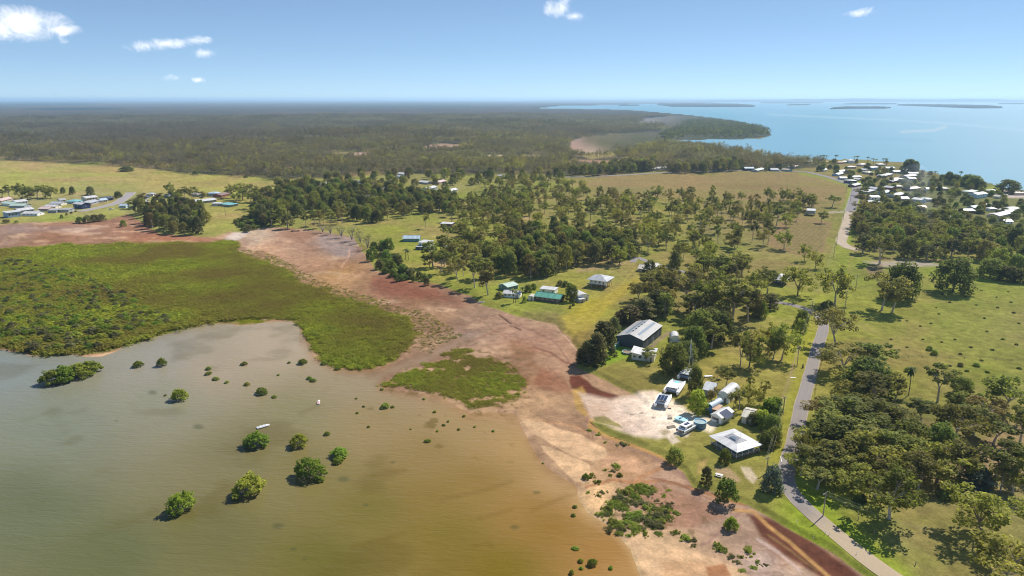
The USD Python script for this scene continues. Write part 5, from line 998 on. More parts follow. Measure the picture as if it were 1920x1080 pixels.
WALLS = {k: plain('wall_' + k, c, .7, .25, vary=.08) for k, c in dict(white=(.66, .66, .64), cream=(.58, .54, .44), grey=(.32, .33, .34), blue=(.22, .32, .42), paleblue=(.42, .52, .58), dark=(.05, .062, .072), brown=(.12, .075, .055), green=(.10, .17, .14), teal=(.10, .26, .28), red=(.26, .08, .06), tan=(.42, .34, .26), navy=(.03, .05, .11), brightblue=(.05, .20, .38)).items()}
def roof_sheet(name, c):
    """Steel roofing: sheets of slightly different age, faint streaks down them."""
    n = {'p': ('principled_bsdf', {'roughness': .5, 'specular_ior_level': .3}), 'tc': ('texture_coordinate', {}), 'mp': ('mapping', {'mapping_type': 'point', 'scale': (.9, .06, .06)}), 'nz': ('noise_texture', {'scale': 1.0, 'detail': 3.0, 'roughness': .7}), 'n2': ('noise_texture', {'scale': .35, 'detail': 4.0}),
         'ad': ('math', {'math_type': 'multiply_add', 'value2': .5}), 'r': ('rgb_ramp', {'ramp': [(.50, tuple(np.array(c) * .68)), (.72, tuple(np.array(c) * .95)), (.95, tuple(np.clip(np.array(c) * 1.08, 0, 1)))]})}
    return usdkit.material(stage, '/World/Looks/' + name, n, [('tc.object', 'mp.vector'), ('mp.vector', 'nz.vector'), ('tc.object', 'n2.vector'), ('n2.fac', 'ad.value1'), ('nz.fac', 'ad.value3'), ('ad.value', 'r.fac'), ('r.color', 'p.base_color')], surface='p.BSDF')
ROOFS = {k: roof_sheet('roof_' + k, c) for k, c in dict(white=(.46, .46, .465), pale=(.30, .295, .29), grey=(.30, .31, .33), silver=(.34, .36, .39), cream=(.44, .41, .35), tan=(.36, .30, .25), green=(.10, .30, .23), palegreen=(.36, .46, .40), blue=(.36, .44, .52), red=(.34, .13, .09), pink=(.50, .38, .36), dark=(.07, .08, .11), teal=(.16, .38, .40), rust=(.38, .24, .15), brown=(.22, .15, .12), brightblue=(.08, .26, .44)).items()}
M_frame = plain('window_frame', (.62, .62, .60), .5)
M_glass = usdkit.material(stage, '/World/Looks/window_glass', {'p': ('principled_bsdf', {'base_color': (.03, .04, .05), 'roughness': .08, 'specular_ior_level': .7})}, [], surface='p.BSDF')
M_dark = plain('black_parts_and_shade', (.05, .05, .05), .8)  # near-black of stump, pallet, outboards, wires; also shade painted into catamaran doorways
M_post = plain('painted_post', (.60, .60, .58), .6)
M_timber = plain('weathered_timber', (.24, .20, .16), .9, .2, vary=.25)
M_solar = usdkit.material(stage, '/World/Looks/solar_cells', {'p': ('principled_bsdf', {'base_color': (.02, .03, .07), 'roughness': .15, 'specular_ior_level': .6})}, [], surface='p.BSDF')
M_skylight_shade = plain('skylight_and_shade_sheet', (.16, .20, .25), .3)  # shed skylights; on the verandah house it is painted roof shade
M_conc = plain('concrete', (.48, .46, .43), .85, .2, vary=.15)

def pieces(name, lst, mat, parent):
    for m in lst: p = obj(name, m, mat, parent)
    return p

def roof_parts(t, kind, w, d, h, rise, ov, mat, wallmat, ridge_along='x'):
    """The roof sheets of a building w by d with eaves at height h, and the wall's gable ends."""
    x0, x1, y0, y1 = -ov, w + ov, -ov, d + ov
    drop = 0
    if kind == 'gable':
        if ridge_along == 'x':
            e = h - rise * ov / (d / 2); m = d / 2
            r = [slab([(x0, y0, e), (x1, y0, e), (x1, m, h + rise), (x0, m, h + rise)]), slab([(x1, y1, e), (x0, y1, e), (x0, m, h + rise), (x1, m, h + rise)])]
            g = [(np.array([[x, 0, h - .02], [x, d, h - .02], [x, m, h + rise - .14]]), np.array([[0, 1, 2, 2]])) for x in (0, w)]
        else:
            e = h - rise * ov / (w / 2); m = w / 2
            r = [slab([(x0, y0, e), (m, y0, h + rise), (m, y1, h + rise), (x0, y1, e)]), slab([(x1, y1, e), (m, y1, h + rise), (m, y0, h + rise), (x1, y0, e)])]
            g = [(np.array([[0, y, h - .02], [w, y, h - .02], [m, y, h + rise - .14]]), np.array([[0, 1, 2, 2]])) for y in (0, d)]
        pieces('gable_wall', g, wallmat, t)
    elif kind == 'hip':
        k = min(w, d) / 2 + ov; e = h
        a, b = ((x0 + k, (y0 + y1) / 2), (x1 - k, (y0 + y1) / 2)) if w >= d else (((x0 + x1) / 2, y0 + k), ((x0 + x1) / 2, y1 - k))
        A, B = (*a, h + rise), (*b, h + rise)
        c = [(x0, y0, e), (x1, y0, e), (x1, y1, e), (x0, y1, e)]
        if w >= d: r = [slab([c[0], c[1], B, A]), slab([c[2], c[3], A, B]), slab([c[1], c[2], B]), slab([c[3], c[0], A])]
        else: r = [slab([c[3], c[0], A, B]), slab([c[1], c[2], B, A]), slab([c[0], c[1], A]), slab([c[2], c[3], B])]
    elif kind == 'skillion':
        r = [slab([(x0, y0, h + .1), (x1, y0, h + .1), (x1, y1, h + rise), (x0, y1, h + rise)])]
        pieces('gable_wall', [(np.array([[x, 0, h - .02], [x, d, h - .02], [x, d, h + rise - .15]]), np.array([[0, 1, 2, 2]])) for x in (0, w)], wallmat, t)
    elif kind == 'curved':
        a = np.linspace(0, np.pi, 13); px = w / 2 - np.cos(a) * (w / 2 + ov); pz = h + np.sin(a) * rise
        v = np.vstack([np.c_[px, np.full(13, y0), pz], np.c_[px, np.full(13, y1), pz]]); v = np.vstack([v, v - [0, 0, .08]])
        f = [[i, i + 1, i + 14, i + 13] for i in range(12)] + [[i + 26, i + 39, i + 40, i + 27] for i in range(12)] + [[i, i + 26, i + 27, i + 1] for i in range(12)] + [[i + 13, i + 14, i + 40, i + 39] for i in range(12)]
        r = [(v, np.array(f))]
        for y in (.02, d - .02):
            q = np.vstack([np.c_[px[1:-1], np.full(11, y), pz[1:-1] - .09], [[w / 2, y, h - .1]]]); obj('gable_wall', (q, np.array([[i, i + 1, 11, 11] for i in range(10)])), wallmat, t)
    for m in r: p = obj('roof', m, mat, t)
    if kind == 'gable' and ridge_along == 'x': obj('ridge_cap', tube([(x0, d / 2, h + rise + .02), (x1, d / 2, h + rise + .02)], .14, 5), mat, p)
    return p

def window(t, x, z, ww, wh, side, w, d, name='window'):
    """A framed window on the front (f), left (l) or right (r) wall."""
    e = .05
    if side == 'f': fr, pn = box(x, x + ww, -e, .02, z, z + wh), box(x + .09, x + ww - .09, -e - .012, -e + .01, z + .09, z + wh - .09)
    elif side == 'l': fr, pn = box(-e, .02, x, x + ww, z, z + wh), box(-e - .012, -e + .01, x + .09, x + ww - .09, z + .09, z + wh - .09)
    else: fr, pn = box(w - .02, w + e, x, x + ww, z, z + wh), box(w + e - .01, w + e + .012, x + .09, x + ww - .09, z + .09, z + wh - .09)
    f = obj(name, fr, M_frame, t); obj('pane', pn, M_glass, f)

def place(A, B, z=ZL):
    ax, ay = map(float, P(*A, z)); bx, by = map(float, P(*B, z))
    return ax, ay, math.hypot(bx - ax, by - ay), math.degrees(math.atan2(by - ay, bx - ax))

def house(name, label, A, B, d, h=2.7, roof='gable', rise=1.2, wall='white', rf='white', ov=.5, stilts=0.0, wins=2, side_wins=1, door=True, ridge='x', at=0.0, group=None, cat='house', z=None, w=None, verandah=0.0, small=False):
    """A building whose front wall stands from A to B (left to right, seen from the water); at: height at which A and B were seen."""
    ax, ay, ww, rot = place(A, B, ZL + at); w = w or ww; z = ZL - .02 if z is None else z
    t = thing(name, label, cat, (ax, ay, z), rot, group)
    b = stilts
    obj('wall', box(0, w, 0, d, b, b + h), WALLS[wall], t)
    if stilts > .4:
        n = max(2, int(w / 3))
        for i in range(n + 1):
            for j in range(max(2, int(d / 3.5)) + 1):
                x, y = .15 + (w - .3) * i / n, .15 + (d - .3) * j / max(2, int(d / 3.5)); obj('stump', box(x - .12, x + .12, y - .12, y + .12, -.3, b), M_timber, t)
    for i in range(wins):
        x = w * (i + .5) / max(1, wins + (1 if door else 0)) - .7; window(t, max(.2, x), b + h * .36, 1.4, h * .42, 'f', w, d)
    for s in ('l', 'r'):
        for i in range(side_wins): window(t, d * (i + .5) / side_wins - .6, b + h * .36, 1.2, h * .4, s, w, d)
    if door:
        dr = obj('door', box(w - 1.9, w - 1.0, -.05, .02, b + .02, b + 2.05), M_timber, t)
        if not small: obj('handle', box(w - 1.18, w - 1.12, -.10, -.05, b + 1.0, b + 1.12), M_frame, dr)
    if verandah:
        obj('verandah_floor', box(-verandah, w + verandah, -verandah, -.03, b - .12, b + .02), M_timber, t)
        n = max(2, int(w / 2.4))
        for i in range(n + 1): x = -verandah + .08 + (w + 2 * verandah - .16) * i / n; obj('post', box(x - .05, x + .05, -verandah + .04, -verandah + .14, b - (b if b > .4 else 0), b + h - .1), M_post, t)
        for zz in (.55, 1.0): obj('railing', box(-verandah, w + verandah, -verandah + .06, -verandah + .12, b + zz - .05, b + zz + .05), M_post, t)
        ov = max(ov, verandah + .15)
    roof_parts(t, roof, w, d, b + h, rise, ov, ROOFS[rf], WALLS[wall], ridge)
    return t, w

def panels(t, x0, y0, nx, ny, zf, pw=1.0, ph=1.65):
    """Solar panels lying on a roof whose height is zf(x, y)."""
    for i in range(nx):
        for j in range(ny):
            a, b, c, e = x0 + i * (pw + .05), x0 + i * (pw + .05) + pw, y0 + j * (ph + .05), y0 + j * (ph + .05) + ph
            obj('solar_panel', slab([(a, c, zf(a, c) + .12), (b, c, zf(b, c) + .12), (b, e, zf(b, e) + .12), (a, e, zf(a, e) + .12)], .04), M_solar, t)

# the white-roofed house on the point: deep verandah all round, low hip roof with a raised middle
ax, ay, w, rot = place((1331, 817), (1382, 847), ZL + 3.1); d = math.hypot(*(np.array(P(1429, 833, ZL + 3.1)) - np.array(P(1382, 847, ZL + 3.1))))
t = thing('verandah_house', 'wide low house with a bright white hip roof and shady verandah, nearest the mud', 'house', (ax, ay, ZL - .02), rot)
obj('floor', box(.3, w - .3, .3, d - .3, .35, .5), M_timber, t)
for i in range(6):
    for j in range(5): obj('stump', box(.5 + (w - 1.2) * i / 5, .72 + (w - 1.2) * i / 5, .5 + (d - 1.2) * j / 4, .72 + (d - 1.2) * j / 4, -.3, .35), M_timber, t)
obj('wall', box(2.6, w - 2.2, 2.8, d - 1.0, .5, 3.0), WALLS['blue'], t)
for i in range(3): f = obj('window', box(3.4 + i * (w - 6) / 3, 4.9 + i * (w - 6) / 3, 2.74, 2.82, 1.2, 2.4), M_frame, t); obj('pane', box(3.5 + i * (w - 6) / 3, 4.8 + i * (w - 6) / 3, 2.72, 2.76, 1.3, 2.3), M_glass, f)
for i in range(3): f = obj('window', box(w - 2.22, w - 2.14, 3.6 + i * (d - 5) / 3, 5.0 + i * (d - 5) / 3, 1.2, 2.4), M_frame, t); obj('pane', box(w - 2.16, w - 2.12, 3.7 + i * (d - 5) / 3, 4.9 + i * (d - 5) / 3, 1.3, 2.3), M_glass, f)
for i in range(6): obj('post', box(.35 + (w - .8) * i / 5, .47 + (w - .8) * i / 5, .35, .47, .5, 3.05), M_post, t)
for i in range(1, 5): obj('post', box(w - .47, w - .35, .35 + (d - .8) * i / 4, .47 + (d - .8) * i / 4, .5, 3.05), M_post, t)
for zz in (.95, 1.45): obj('railing', box(.35, w - .35, .38, .44, zz - .05, zz + .05), M_post, t); obj('railing', box(w - .44, w - .38, .5, d - .35, zz - .05, zz + .05), M_post, t)
obj('lower_step', box(w * .3, w * .3 + 1.4, -.5, .3, -.1, .22), M_timber, t)
c = [(-.3, -.3, 3.05), (w + .3, -.3, 3.05), (w + .3, d + .3, 3.05), (-.3, d + .3, 3.05)]; k = min(w, d) * .32; e = [(k, k, 3.75), (w - k, k, 3.75), (w - k, d - k, 3.75), (k, d - k, 3.75)]
rf = pieces('roof', [slab([c[0], c[1], e[1], e[0]]), slab([c[1], c[2], e[2], e[1]]), slab([c[2], c[3], e[3], e[2]]), slab([c[3], c[0], e[0], e[3]])], ROOFS['white'], t)
m1, m2 = ((k + 1.0, d / 2, 4.9), (w - k - 1.0, d / 2, 4.9)); q = [(x, y, 3.80) for x, y in ((k - .25, k - .25), (w - k + .25, k - .25), (w - k + .25, d - k + .25), (k - .25, d - k + .25))]
pieces('upper_roof', [slab([q[0], q[1], m2, m1]), slab([q[2], q[3], m1, m2]), slab([q[1], q[2], m2]), slab([q[3], q[0], m1])], ROOFS['white'], rf)
obj('aerial', tube([(w * .62, d * .55, 4.2), (w * .62, d * .55, 7.4)], .05, 4), M_post, rf)
obj('skylight_strip', slab([(k + 1.5, k + .2, 3.80 + .42), (k + 4.5, k + .2, 3.80 + .42), (k + 3.8, k + 1.5, 4.62), (k + 2.4, k + 1.5, 4.62)], .05), M_skylight_shade, rf)  # dark strip that paints the shade on the upper roof's front slope

# the big steel shed
ax, ay, w, rot = place((1157, 629), (1206, 638), ZL + 5.0); d = math.hypot(*(np.array(P(1233, 609, ZL + 5)) - np.array(P(1206, 638, ZL + 5))))
t = thing('steel_shed', 'big dark blue-green steel shed with a pale gable roof, largest building on the shore', 'shed', (ax, ay, ZL - .02), rot)
obj('wall', box(0, w, 0, d, -.2, 5.0), WALLS['dark'], t)
roof_parts(t, 'gable', w, d, 5.0, 2.0, .35, ROOFS['pale'], WALLS['dark'], 'y')
zr = lambda x, y: 5.0 + 2.0 * (1 - abs(x - w / 2) / (w / 2))
for x0, x1 in ((w * .22, w * .32), (w * .68, w * .78)):
    obj('skylight_strip', slab([(x0, d * .12, zr(x0, 0) + .06), (x1, d * .12, zr(x1, 0) + .06), (x1, d * .97, zr(x1, 0) + .06), (x0, d * .97, zr(x0, 0) + .06)], .05), M_skylight_shade, t)
for i in range(5): x = w * .46; obj('roof_vent', (lambda b: b)(box(x - .35, x + .35, d * (.2 + .15 * i), d * (.2 + .15 * i) + .7, zr(x, 0), zr(x, 0) + .5)), ROOFS['silver'], t)
for i in range(3): obj('roller_door', box(w, w + .06, d * (.12 + .3 * i), d * (.12 + .3 * i) + 3.6, 0, 3.8), ROOFS['dark'], t)
obj('side_post', box(w + 1.6, w + 1.75, d * .35, d * .35 + .15, 0, 4.0), M_post, t)

# small house below the shed: two roof sheets falling to a valley
ax, ay, w, rot = place((1186, 659), (1229, 664), ZL + 3.0)
t, w = house('shore_cottage', 'small cream house with a white butterfly roof below the big dark shed', (1184, 674), (1226, 679), 8.0, 2.9, 'skillion', .05, 'cream', 'white', .1, wins=3, side_wins=1)
for c in list(t.GetChildren()):
    if c.GetName().startswith(('roof', 'gable_wall')): stage.RemovePrim(c.GetPath())
v0 = .42
pieces('roof', [slab([(-.5, -.5, 3.75), (w * v0, -.5, 3.0), (w * v0, 8.5, 3.0), (-.5, 8.5, 3.75)]), slab([(w * v0, -.5, 3.0), (w + .6, -.5, 3.9), (w + .6, 8.5, 3.9), (w * v0, 8.5, 3.0)])], ROOFS['white'], t)
pieces('gable_wall', [(np.array([[0, y, 2.88], [0, y, 3.55], [w * v0, y, 2.9], [w, y, 3.65], [w, y, 2.88]]), np.array([[0, 2, 1, 1], [2, 4, 3, 3]])) for y in (0, 8.0)], WALLS['cream'], t)

house('green_roof_house', 'long brown house with a green gable roof facing the mudflat', (1003, 563), (1049, 569), 8.0, 2.9, 'gable', 1.6, 'brown', 'green', .6, wins=4, side_wins=1)
house('white_annexe', 'flat white-roofed annexe tucked behind the green-roofed house', (1012, 549), (1040, 552), 6.0, 2.7, 'skillion', .3, 'white', 'white', .3, wins=1, side_wins=0, cat='annexe')
house('garden_shed', 'low cream shed with a scalloped roof at the left end of the green-roofed house', (990, 563), (1001, 564), 5.0, 2.3, 'curved', .5, 'cream', 'cream', .1, wins=0, side_wins=0, cat='shed')
house('stilt_house', 'white high-set house with a grey pyramid roof and verandah on stilts above the lawn', (1105, 538), (1135, 542), 11.0, 2.9, 'hip', 2.4, 'white', 'silver', .6, stilts=2.3, wins=3, side_wins=2, verandah=1.3)
house('barn', 'white barn with a rounded roof beside the round clipped tree', (1083, 566), (1104, 563), 9.0, 2.6, 'curved', 1.8, 'white', 'white', .2, wins=0, side_wins=0, cat='barn')
house('lean_to', 'small grey lean-to against the front of the white barn', (1086, 568), (1096, 567), 3.0, 2.1, 'skillion', .4, 'grey', 'white', .2, wins=0, side_wins=0, cat='shed')
house('green_shed', 'small green shed with a pale green gable roof at the edge of the wood', (935, 541), (952, 546), 8.5, 2.7, 'gable', 1.2, 'green', 'palegreen', .4, wins=1, side_wins=1, ridge='y', cat='shed')
house('white_cottage', 'small white cottage with a white roof in front of the green shed', (944, 557), (974, 559), 6.5, 2.6, 'gable', 1.1, 'white', 'white', .5, wins=3, side_wins=1)
house('blue_roof_house', 'pale blue roofed house with teal walls on the lawn near the mud', (756, 453), (786, 453), 9.0, 2.8, 'gable', 1.7, 'teal', 'blue', .6, wins=4, side_wins=1)
house('two_storey_house', 'white two-storey house with a dark lower storey among the shore trees', (785, 466), (803, 468), 8.0, 5.2, 'skillion', .6, 'white', 'white', .4, wins=2, side_wins=2)
house('carport', 'low flat-roofed dark carport at the left of the two-storey white house', (779, 468), (791, 469), 6.0, 2.5, 'skillion', .2, 'dark', 'white', .3, wins=0, side_wins=0, cat='carport')
house('open_shed', 'low shed with a flat white roof among the trees behind the shore lawns', (826, 426), (847, 427), 7.0, 3.4, 'skillion', .5, 'brown', 'white', .5, wins=0, side_wins=0, cat='shed')
house('lane_house', 'tan house with a pale cream gable roof at the end of the mown strip', (1199, 509), (1218, 511), 9.0, 2.7, 'gable', 1.4, 'tan', 'cream', .6, wins=2, side_wins=1, verandah=1.2)
house('lane_house_wing', 'pale-roofed wing on the right of the tan house by the lane', (1218, 508), (1238, 505), 7.0, 2.6, 'gable', 1.2, 'tan', 'pale', .5, wins=2, side_wins=0, cat='annexe')
house('grey_shed', 'grey shed with a pale roof among the trees behind the big shed', (1243, 572), (1264, 573), 9.0, 3.8, 'gable', 1.4, 'grey', 'pale', .3, wins=0, side_wins=0, ridge='y', cat='shed')
house('hidden_house', 'white-roofed house mostly hidden by the tall gums left of the road bend', (1334, 561), (1358, 563), 9.0, 2.7, 'gable', 1.4, 'white', 'white', .5)
house('pyramid_house', 'dark stilted house with a bright white pyramid roof left of the spreading gum', (1448, 534), (1469, 537), 10.0, 2.4, 'hip', 2.6, 'navy', 'white', 1.2, stilts=1.6, wins=2, side_wins=2)
house('paddock_house', 'blue-grey high-set house with a white roof at the back of the ploughed rows', (1512, 404), (1527, 405), 10.0, 3.4, 'gable', 1.4, 'blue', 'white', .5, stilts=2.0, wins=2, side_wins=1)
house('hoop_shed', 'white hooped shed with a rounded bright roof among young gums', (1344, 751), (1366, 757), 11.0, 2.4, 'curved', 2.2, 'white', 'white', .1, wins=0, side_wins=0, cat='shed')
house('grey_lean_shed', 'low grey roofed shed hidden in bushes left of the white hoop shed', (1316, 741), (1336, 745), 7.0, 2.6, 'skillion', .8, 'grey', 'silver', .3, wins=0, side_wins=0, cat='shed')
house('blue_shed', 'bright blue shed with a curved pale blue roof behind the solar cottage', (1323, 774), (1334, 778), 7.5, 3.0, 'curved', 1.2, 'brightblue', 'blue', .1, wins=0, side_wins=0, cat='shed')
house('rust_shed', 'small rusty orange-roofed lean-to between the blue shed and solar cottage', (1334, 779), (1346, 782), 5.0, 2.6, 'skillion', .3, 'brown', 'rust', .1, wins=0, side_wins=0, cat='shed')
t, w = house('solar_cottage', 'small white cottage with solar panels on its roof behind the water tank', (1333, 789), (1352, 796), 8.0, 2.8, 'gable', 1.0, 'white', 'white', .4, wins=2, side_wins=2, ridge='y')
panels(t, w / 2 + .3, 1.2, 3, 3, lambda x, y: 2.8 + 1.0 * (1 - (x - w / 2) / (w / 2)))
t, w = house('cream_shed', 'cream shed with a pale and rusty gable roof left of the garden trees', (1390, 793), (1408, 797), 8.5, 2.8, 'gable', 1.1, 'cream', 'cream', .3, wins=0, side_wins=0, cat='shed')
house('dome_shed', 'white hooped shelter showing among the trees right of the big shed', (1256, 641), (1274, 642), 7.0, .9, 'curved', 2.6, 'white', 'white', .05, wins=0, side_wins=0, door=False, cat='shelter')

# the villages: plainer, as they are small in the picture
def small_house(u, v, wpx, roof, wall, place_, kind='gable', h=2.7, rise=1.4, d=None, rot=0):
    y = 0; w = wpx * math.hypot(math.hypot(*P(u, v, ZL)), HCAM) / FPX
    wpx *= .88; A, B = (u - wpx / 2, v + rot * wpx / 2 * .12), (u + wpx / 2, v - rot * wpx / 2 * .12)
    look = f'{roof}-roofed {wall} {"two-storey " if h > 4 else ""}{"shed" if kind == "skillion" else "house"}'
    look = look.replace('pale-roofed', 'pale grey roofed').replace('paleblue', 'pale blue').replace('brightblue', 'bright blue')
    house('village_house' if kind != 'skillion' else 'village_shed', f'{look} {place_}', A, B, d or max(6, min(11, w * .75)), h, kind, rise, wall, roof, .6, wins=2 if wpx < 18 else 3, side_wins=1, door=True, group=f'houses {place_}', cat='house' if kind != 'skillion' else 'shed', small=True)

for where, lst in FT:
    for q in lst:
        u, v, wpx, rf_, wl, kd = q[:6]; small_house(u, v, wpx, rf_, wl, where, kd, q[6] if len(q) > 6 else 2.7, 1.5 if kd != 'skillion' else .4, rot=RND.choice([-1, 0, 0, 1, 2]))
# ------------------------------------------------------------------ boats, tanks and yard things
M_gel = plain('white_gelcoat', (.72, .72, .71), .3, .5, vary=.04)
M_gelgrey = plain('grey_deck', (.34, .36, .38), .5, .4, vary=.08)
M_cyan = plain('cyan_tarp', (.06, .45, .52), .7, .2, vary=.1)
M_ltblue = plain('pale_blue_hull', (.36, .60, .68), .4, .4, vary=.08)
M_alu = plain('mast_aluminium', (.50, .51, .52), .35, .5)
M_tankgreen = plain('green_poly_tank', (.07, .24, .19), .6, .3, vary=.08)
M_tanklid = plain('pale_tank_top', (.45, .62, .58), .6, .3)
M_tankblue = plain('blue_steel_tank', (.08, .15, .22), .5, .4, vary=.1)
M_water_dark = plain('tank_water', (.30, .38, .40), .1, .5)
M_red = plain('red_paint', (.42, .05, .04), .5, .3)
M_tyre = plain('tyre_rubber', (.03, .03, .03), .9, .1)

def loft(sections):
    """A closed skin through rings of points (each k x 3), with flat ends."""
    k = len(sections[0]); v = np.vstack(sections); f = []
    for i in range(len(sections) - 1):
        for j in range(k): f.append([i * k + j, i * k + (j + 1) % k, (i + 1) * k + (j + 1) % k, (i + 1) * k + j])
    n = len(v); v = np.vstack([v, np.mean(sections[0], 0)[None], np.mean(sections[-1], 0)[None]])
    for j in range(k): f.append([(j + 1) % k, j, n, n]); f.append([(len(sections) - 1) * k + j, (len(sections) - 1) * k + (j + 1) % k, n + 1, n + 1])
    return v, np.array(f)

def hull(L, B, D, y0=0.0, z0=0.0, bow=.35):
    s = []
    for t in np.linspace(0, 1, 9):
        wd = B / 2 * (.82 + .18 * math.sin(math.pi * min(1, t * 1.4)) if t < 1 - bow else max(.04, math.cos((t - (1 - bow)) / bow * math.pi / 2) ** .75))
        x = L * t; sh = D * (1 + .12 * t ** 2); kz = z0 + D * .05 + D * .35 * max(0, t - .7) ** 1.3
        s.append(np.array([[x, y0 - wd, z0 + sh], [x, y0 - wd * .92, z0 + D * .5], [x, y0 - wd * .35, kz], [x, y0 + wd * .35, kz], [x, y0 + wd * .92, z0 + D * .5], [x, y0 + wd, z0 + sh]]))
    return loft(s)

def block(x0, x1, y0, y1, z0, z1, inset=.35, rake=.6):
    """A cabin: sides lean in, the front is raked."""
    b = box(x0, x1, y0, y1, z0, z1)[0]; b[4:] = [[x0 + inset * .3, y0 + inset, z1], [x1 - rake, y0 + inset, z1], [x1 - rake, y1 - inset, z1], [x0 + inset * .3, y1 - inset, z1]]
    return b, box(0, 1, 0, 1, 0, 1)[1]

def catamaran(label, stern, bow, L=11.0, beam=6.0, mast=False, solar=False, tarp=False, z0=.4, grey=False):
    (ax, ay), (bx, by) = P(*stern, ZL), P(*bow, ZL); rot = math.degrees(math.atan2(by - ay, bx - ax))
    t = thing('catamaran', label, 'boat', (ax, ay, ZL - .02), rot)
    for y in (-beam / 2 + .75, beam / 2 - .75):
        obj('hull', hull(L, 1.5, 1.5, y, z0), M_gel, t)
        obj('window_strip', box(L * .35, L * .62, y + (-.78 if y < 0 else .72), y + (-.72 if y < 0 else .78), z0 + .95, z0 + 1.15), M_glass, t)
        for x in (L * .25, L * .65): obj('cradle', box(x, x + .4, y - .4, y + .4, -.2, z0 + .1), M_timber, t)
    obj('bridge_deck', box(L * .12, L * .66, -beam / 2 + .7, beam / 2 - .7, z0 + 1.0, z0 + 1.52), M_gelgrey if grey else M_gel, t)
    obj('cockpit_floor', box(.1, L * .30, -beam / 2 + 1.3, beam / 2 - 1.3, z0 + .95, z0 + 1.0), M_gelgrey, t)
    c = obj('cabin', block(L * .28, L * .64, -beam / 2 + 1.0, beam / 2 - 1.0, z0 + 1.52, z0 + 2.45, .35, .9), M_gel, t)
    obj('windscreen', slab([(L * .64 - .12, -beam / 2 + 1.4, z0 + 1.75), (L * .64 - .12, beam / 2 - 1.4, z0 + 1.75), (L * .64 - .72, beam / 2 - 1.6, z0 + 2.38), (L * .64 - .72, -beam / 2 + 1.6, z0 + 2.38)], .03), M_glass, c)
    obj('doorway', box(L * .28 - .02, L * .28 + .12, -.9, .9, z0 + 1.0, z0 + 2.3), M_dark, c)
    obj('bimini', slab([(.6, -beam / 2 + 1.0, z0 + 2.7), (L * .40, -beam / 2 + 1.0, z0 + 2.75), (L * .40, beam / 2 - 1.0, z0 + 2.75), (.6, beam / 2 - 1.0, z0 + 2.7)], .1), M_gelgrey if (grey or solar) else M_gel, t)
    for y in (-beam / 2 + 1.1, beam / 2 - 1.1): obj('bimini_post', box(.7, .8, y - .05, y + .05, z0 + 1.0, z0 + 2.65), M_alu, t)
    obj('trampoline', slab([(L * .66, -beam / 2 + 1.2, z0 + 1.45), (L * .92, -beam / 2 + 1.2, z0 + 1.5), (L * .92, beam / 2 - 1.2, z0 + 1.5), (L * .66, beam / 2 - 1.2, z0 + 1.45)], .03), M_gelgrey, t)
    obj('cross_beam', tube([(L * .92, -beam / 2 + .8, z0 + 1.55), (L * .92, beam / 2 - .8, z0 + 1.55)], .1, 5), M_alu, t)
    if solar:
        for i in range(4):
            for j in range(3): obj('solar_panel', box(.8 + i * 1.25, 1.95 + i * 1.25, -1.75 + j * 1.2, -.65 + j * 1.2, z0 + 2.78, z0 + 2.84), M_solar, t)
    if tarp: obj('tarpaulin', slab([(L * .52, -.9, z0 + 2.5), (L * .80, -.8, z0 + 1.75), (L * .80, .8, z0 + 1.75), (L * .52, .9, z0 + 2.5)], .08), M_cyan, t)
    if mast:
        m = obj('mast', tube([(L * .55, 0, z0 + 2.3), (L * .55, 0, z0 + 16.5)], [.13, .09], 6), M_alu, t)
        obj('spreader', tube([(L * .55, -1.2, z0 + 8.5), (L * .55, 1.2, z0 + 8.5)], .05, 4), M_alu, m)
        obj('boom', tube([(L * .55, 0, z0 + 3.3), (L * .08, 0, z0 + 3.4)], .12, 5), M_alu, t)
        obj('forestay', tube([(L * .95, 0, z0 + 1.6), (L * .55, 0, z0 + 15.5)], .05, 4), M_alu, t)
        for y in (-beam / 2 + .3, beam / 2 - .3): obj('shroud', tube([(L * .5, y, z0 + 1.6), (L * .55, 0, z0 + 14.5)], .035, 4), M_alu, t)
    return t

catamaran('catamaran with rows of solar panels on its roof, lowest of the three on the sand', (1238, 766), (1251, 742), 10.5, 5.6, solar=True)
catamaran('white catamaran with a turquoise tarpaulin on its foredeck, middle of the three', (1258, 741), (1276, 716), 12.5, 6.6, tarp=True)
catamaran('grey-decked catamaran with a tall mast, half hidden by the dark green tree', (1282, 715), (1300, 696), 12.0, 6.4, mast=True, grey=True)

(ax, ay), (bx, by) = P(1275, 814, ZL), P(1301, 800, ZL); rot = math.degrees(math.atan2(by - ay, bx - ax)); L = math.hypot(bx - ax, by - ay)
t = thing('motor_cruiser', 'white twin-hulled motor cruiser with a long cabin, parked beside the steel tank', 'boat', (ax, ay, ZL), rot)
for y in (-1.3, 1.3): obj('hull', hull(L, 1.2, 1.3, y, .35), M_gel, t); obj('stripe', box(.3, L * .7, y - .66 if y < 0 else y + .60, y - .60 if y < 0 else y + .66, 1.2, 1.32), M_tankblue, t)
obj('deck', box(.3, L * .85, -1.8, 1.8, 1.35, 1.62), M_gel, t)
c = obj('cabin', block(L * .16, L * .80, -1.6, 1.6, 1.62, 2.75, .25, 1.0), M_gel, t)
for x in (L * .24, L * .42): obj('side_window', box(x, x + 1.3, -1.56, -1.48, 2.0, 2.5), M_glass, c)
obj('rear_window', box(L * .16 - .0, L * .16 + .06, -.9, .9, 1.9, 2.5), M_glass, c)
for x in (L * .30, L * .46): obj('roof_panel', box(x, x + 1.1, -.6, .6, 2.75, 2.82), M_solar, c)
for x in (.25,):
    for y in (-1.3, 1.3): obj('outboard', box(-.25, .15, y - .22, y + .22, .9, 1.75), M_dark, t)
for x in (L * .25, L * .65): obj('cradle', box(x, x + .4, -1.7, 1.7, -.2, .5), M_timber, t)

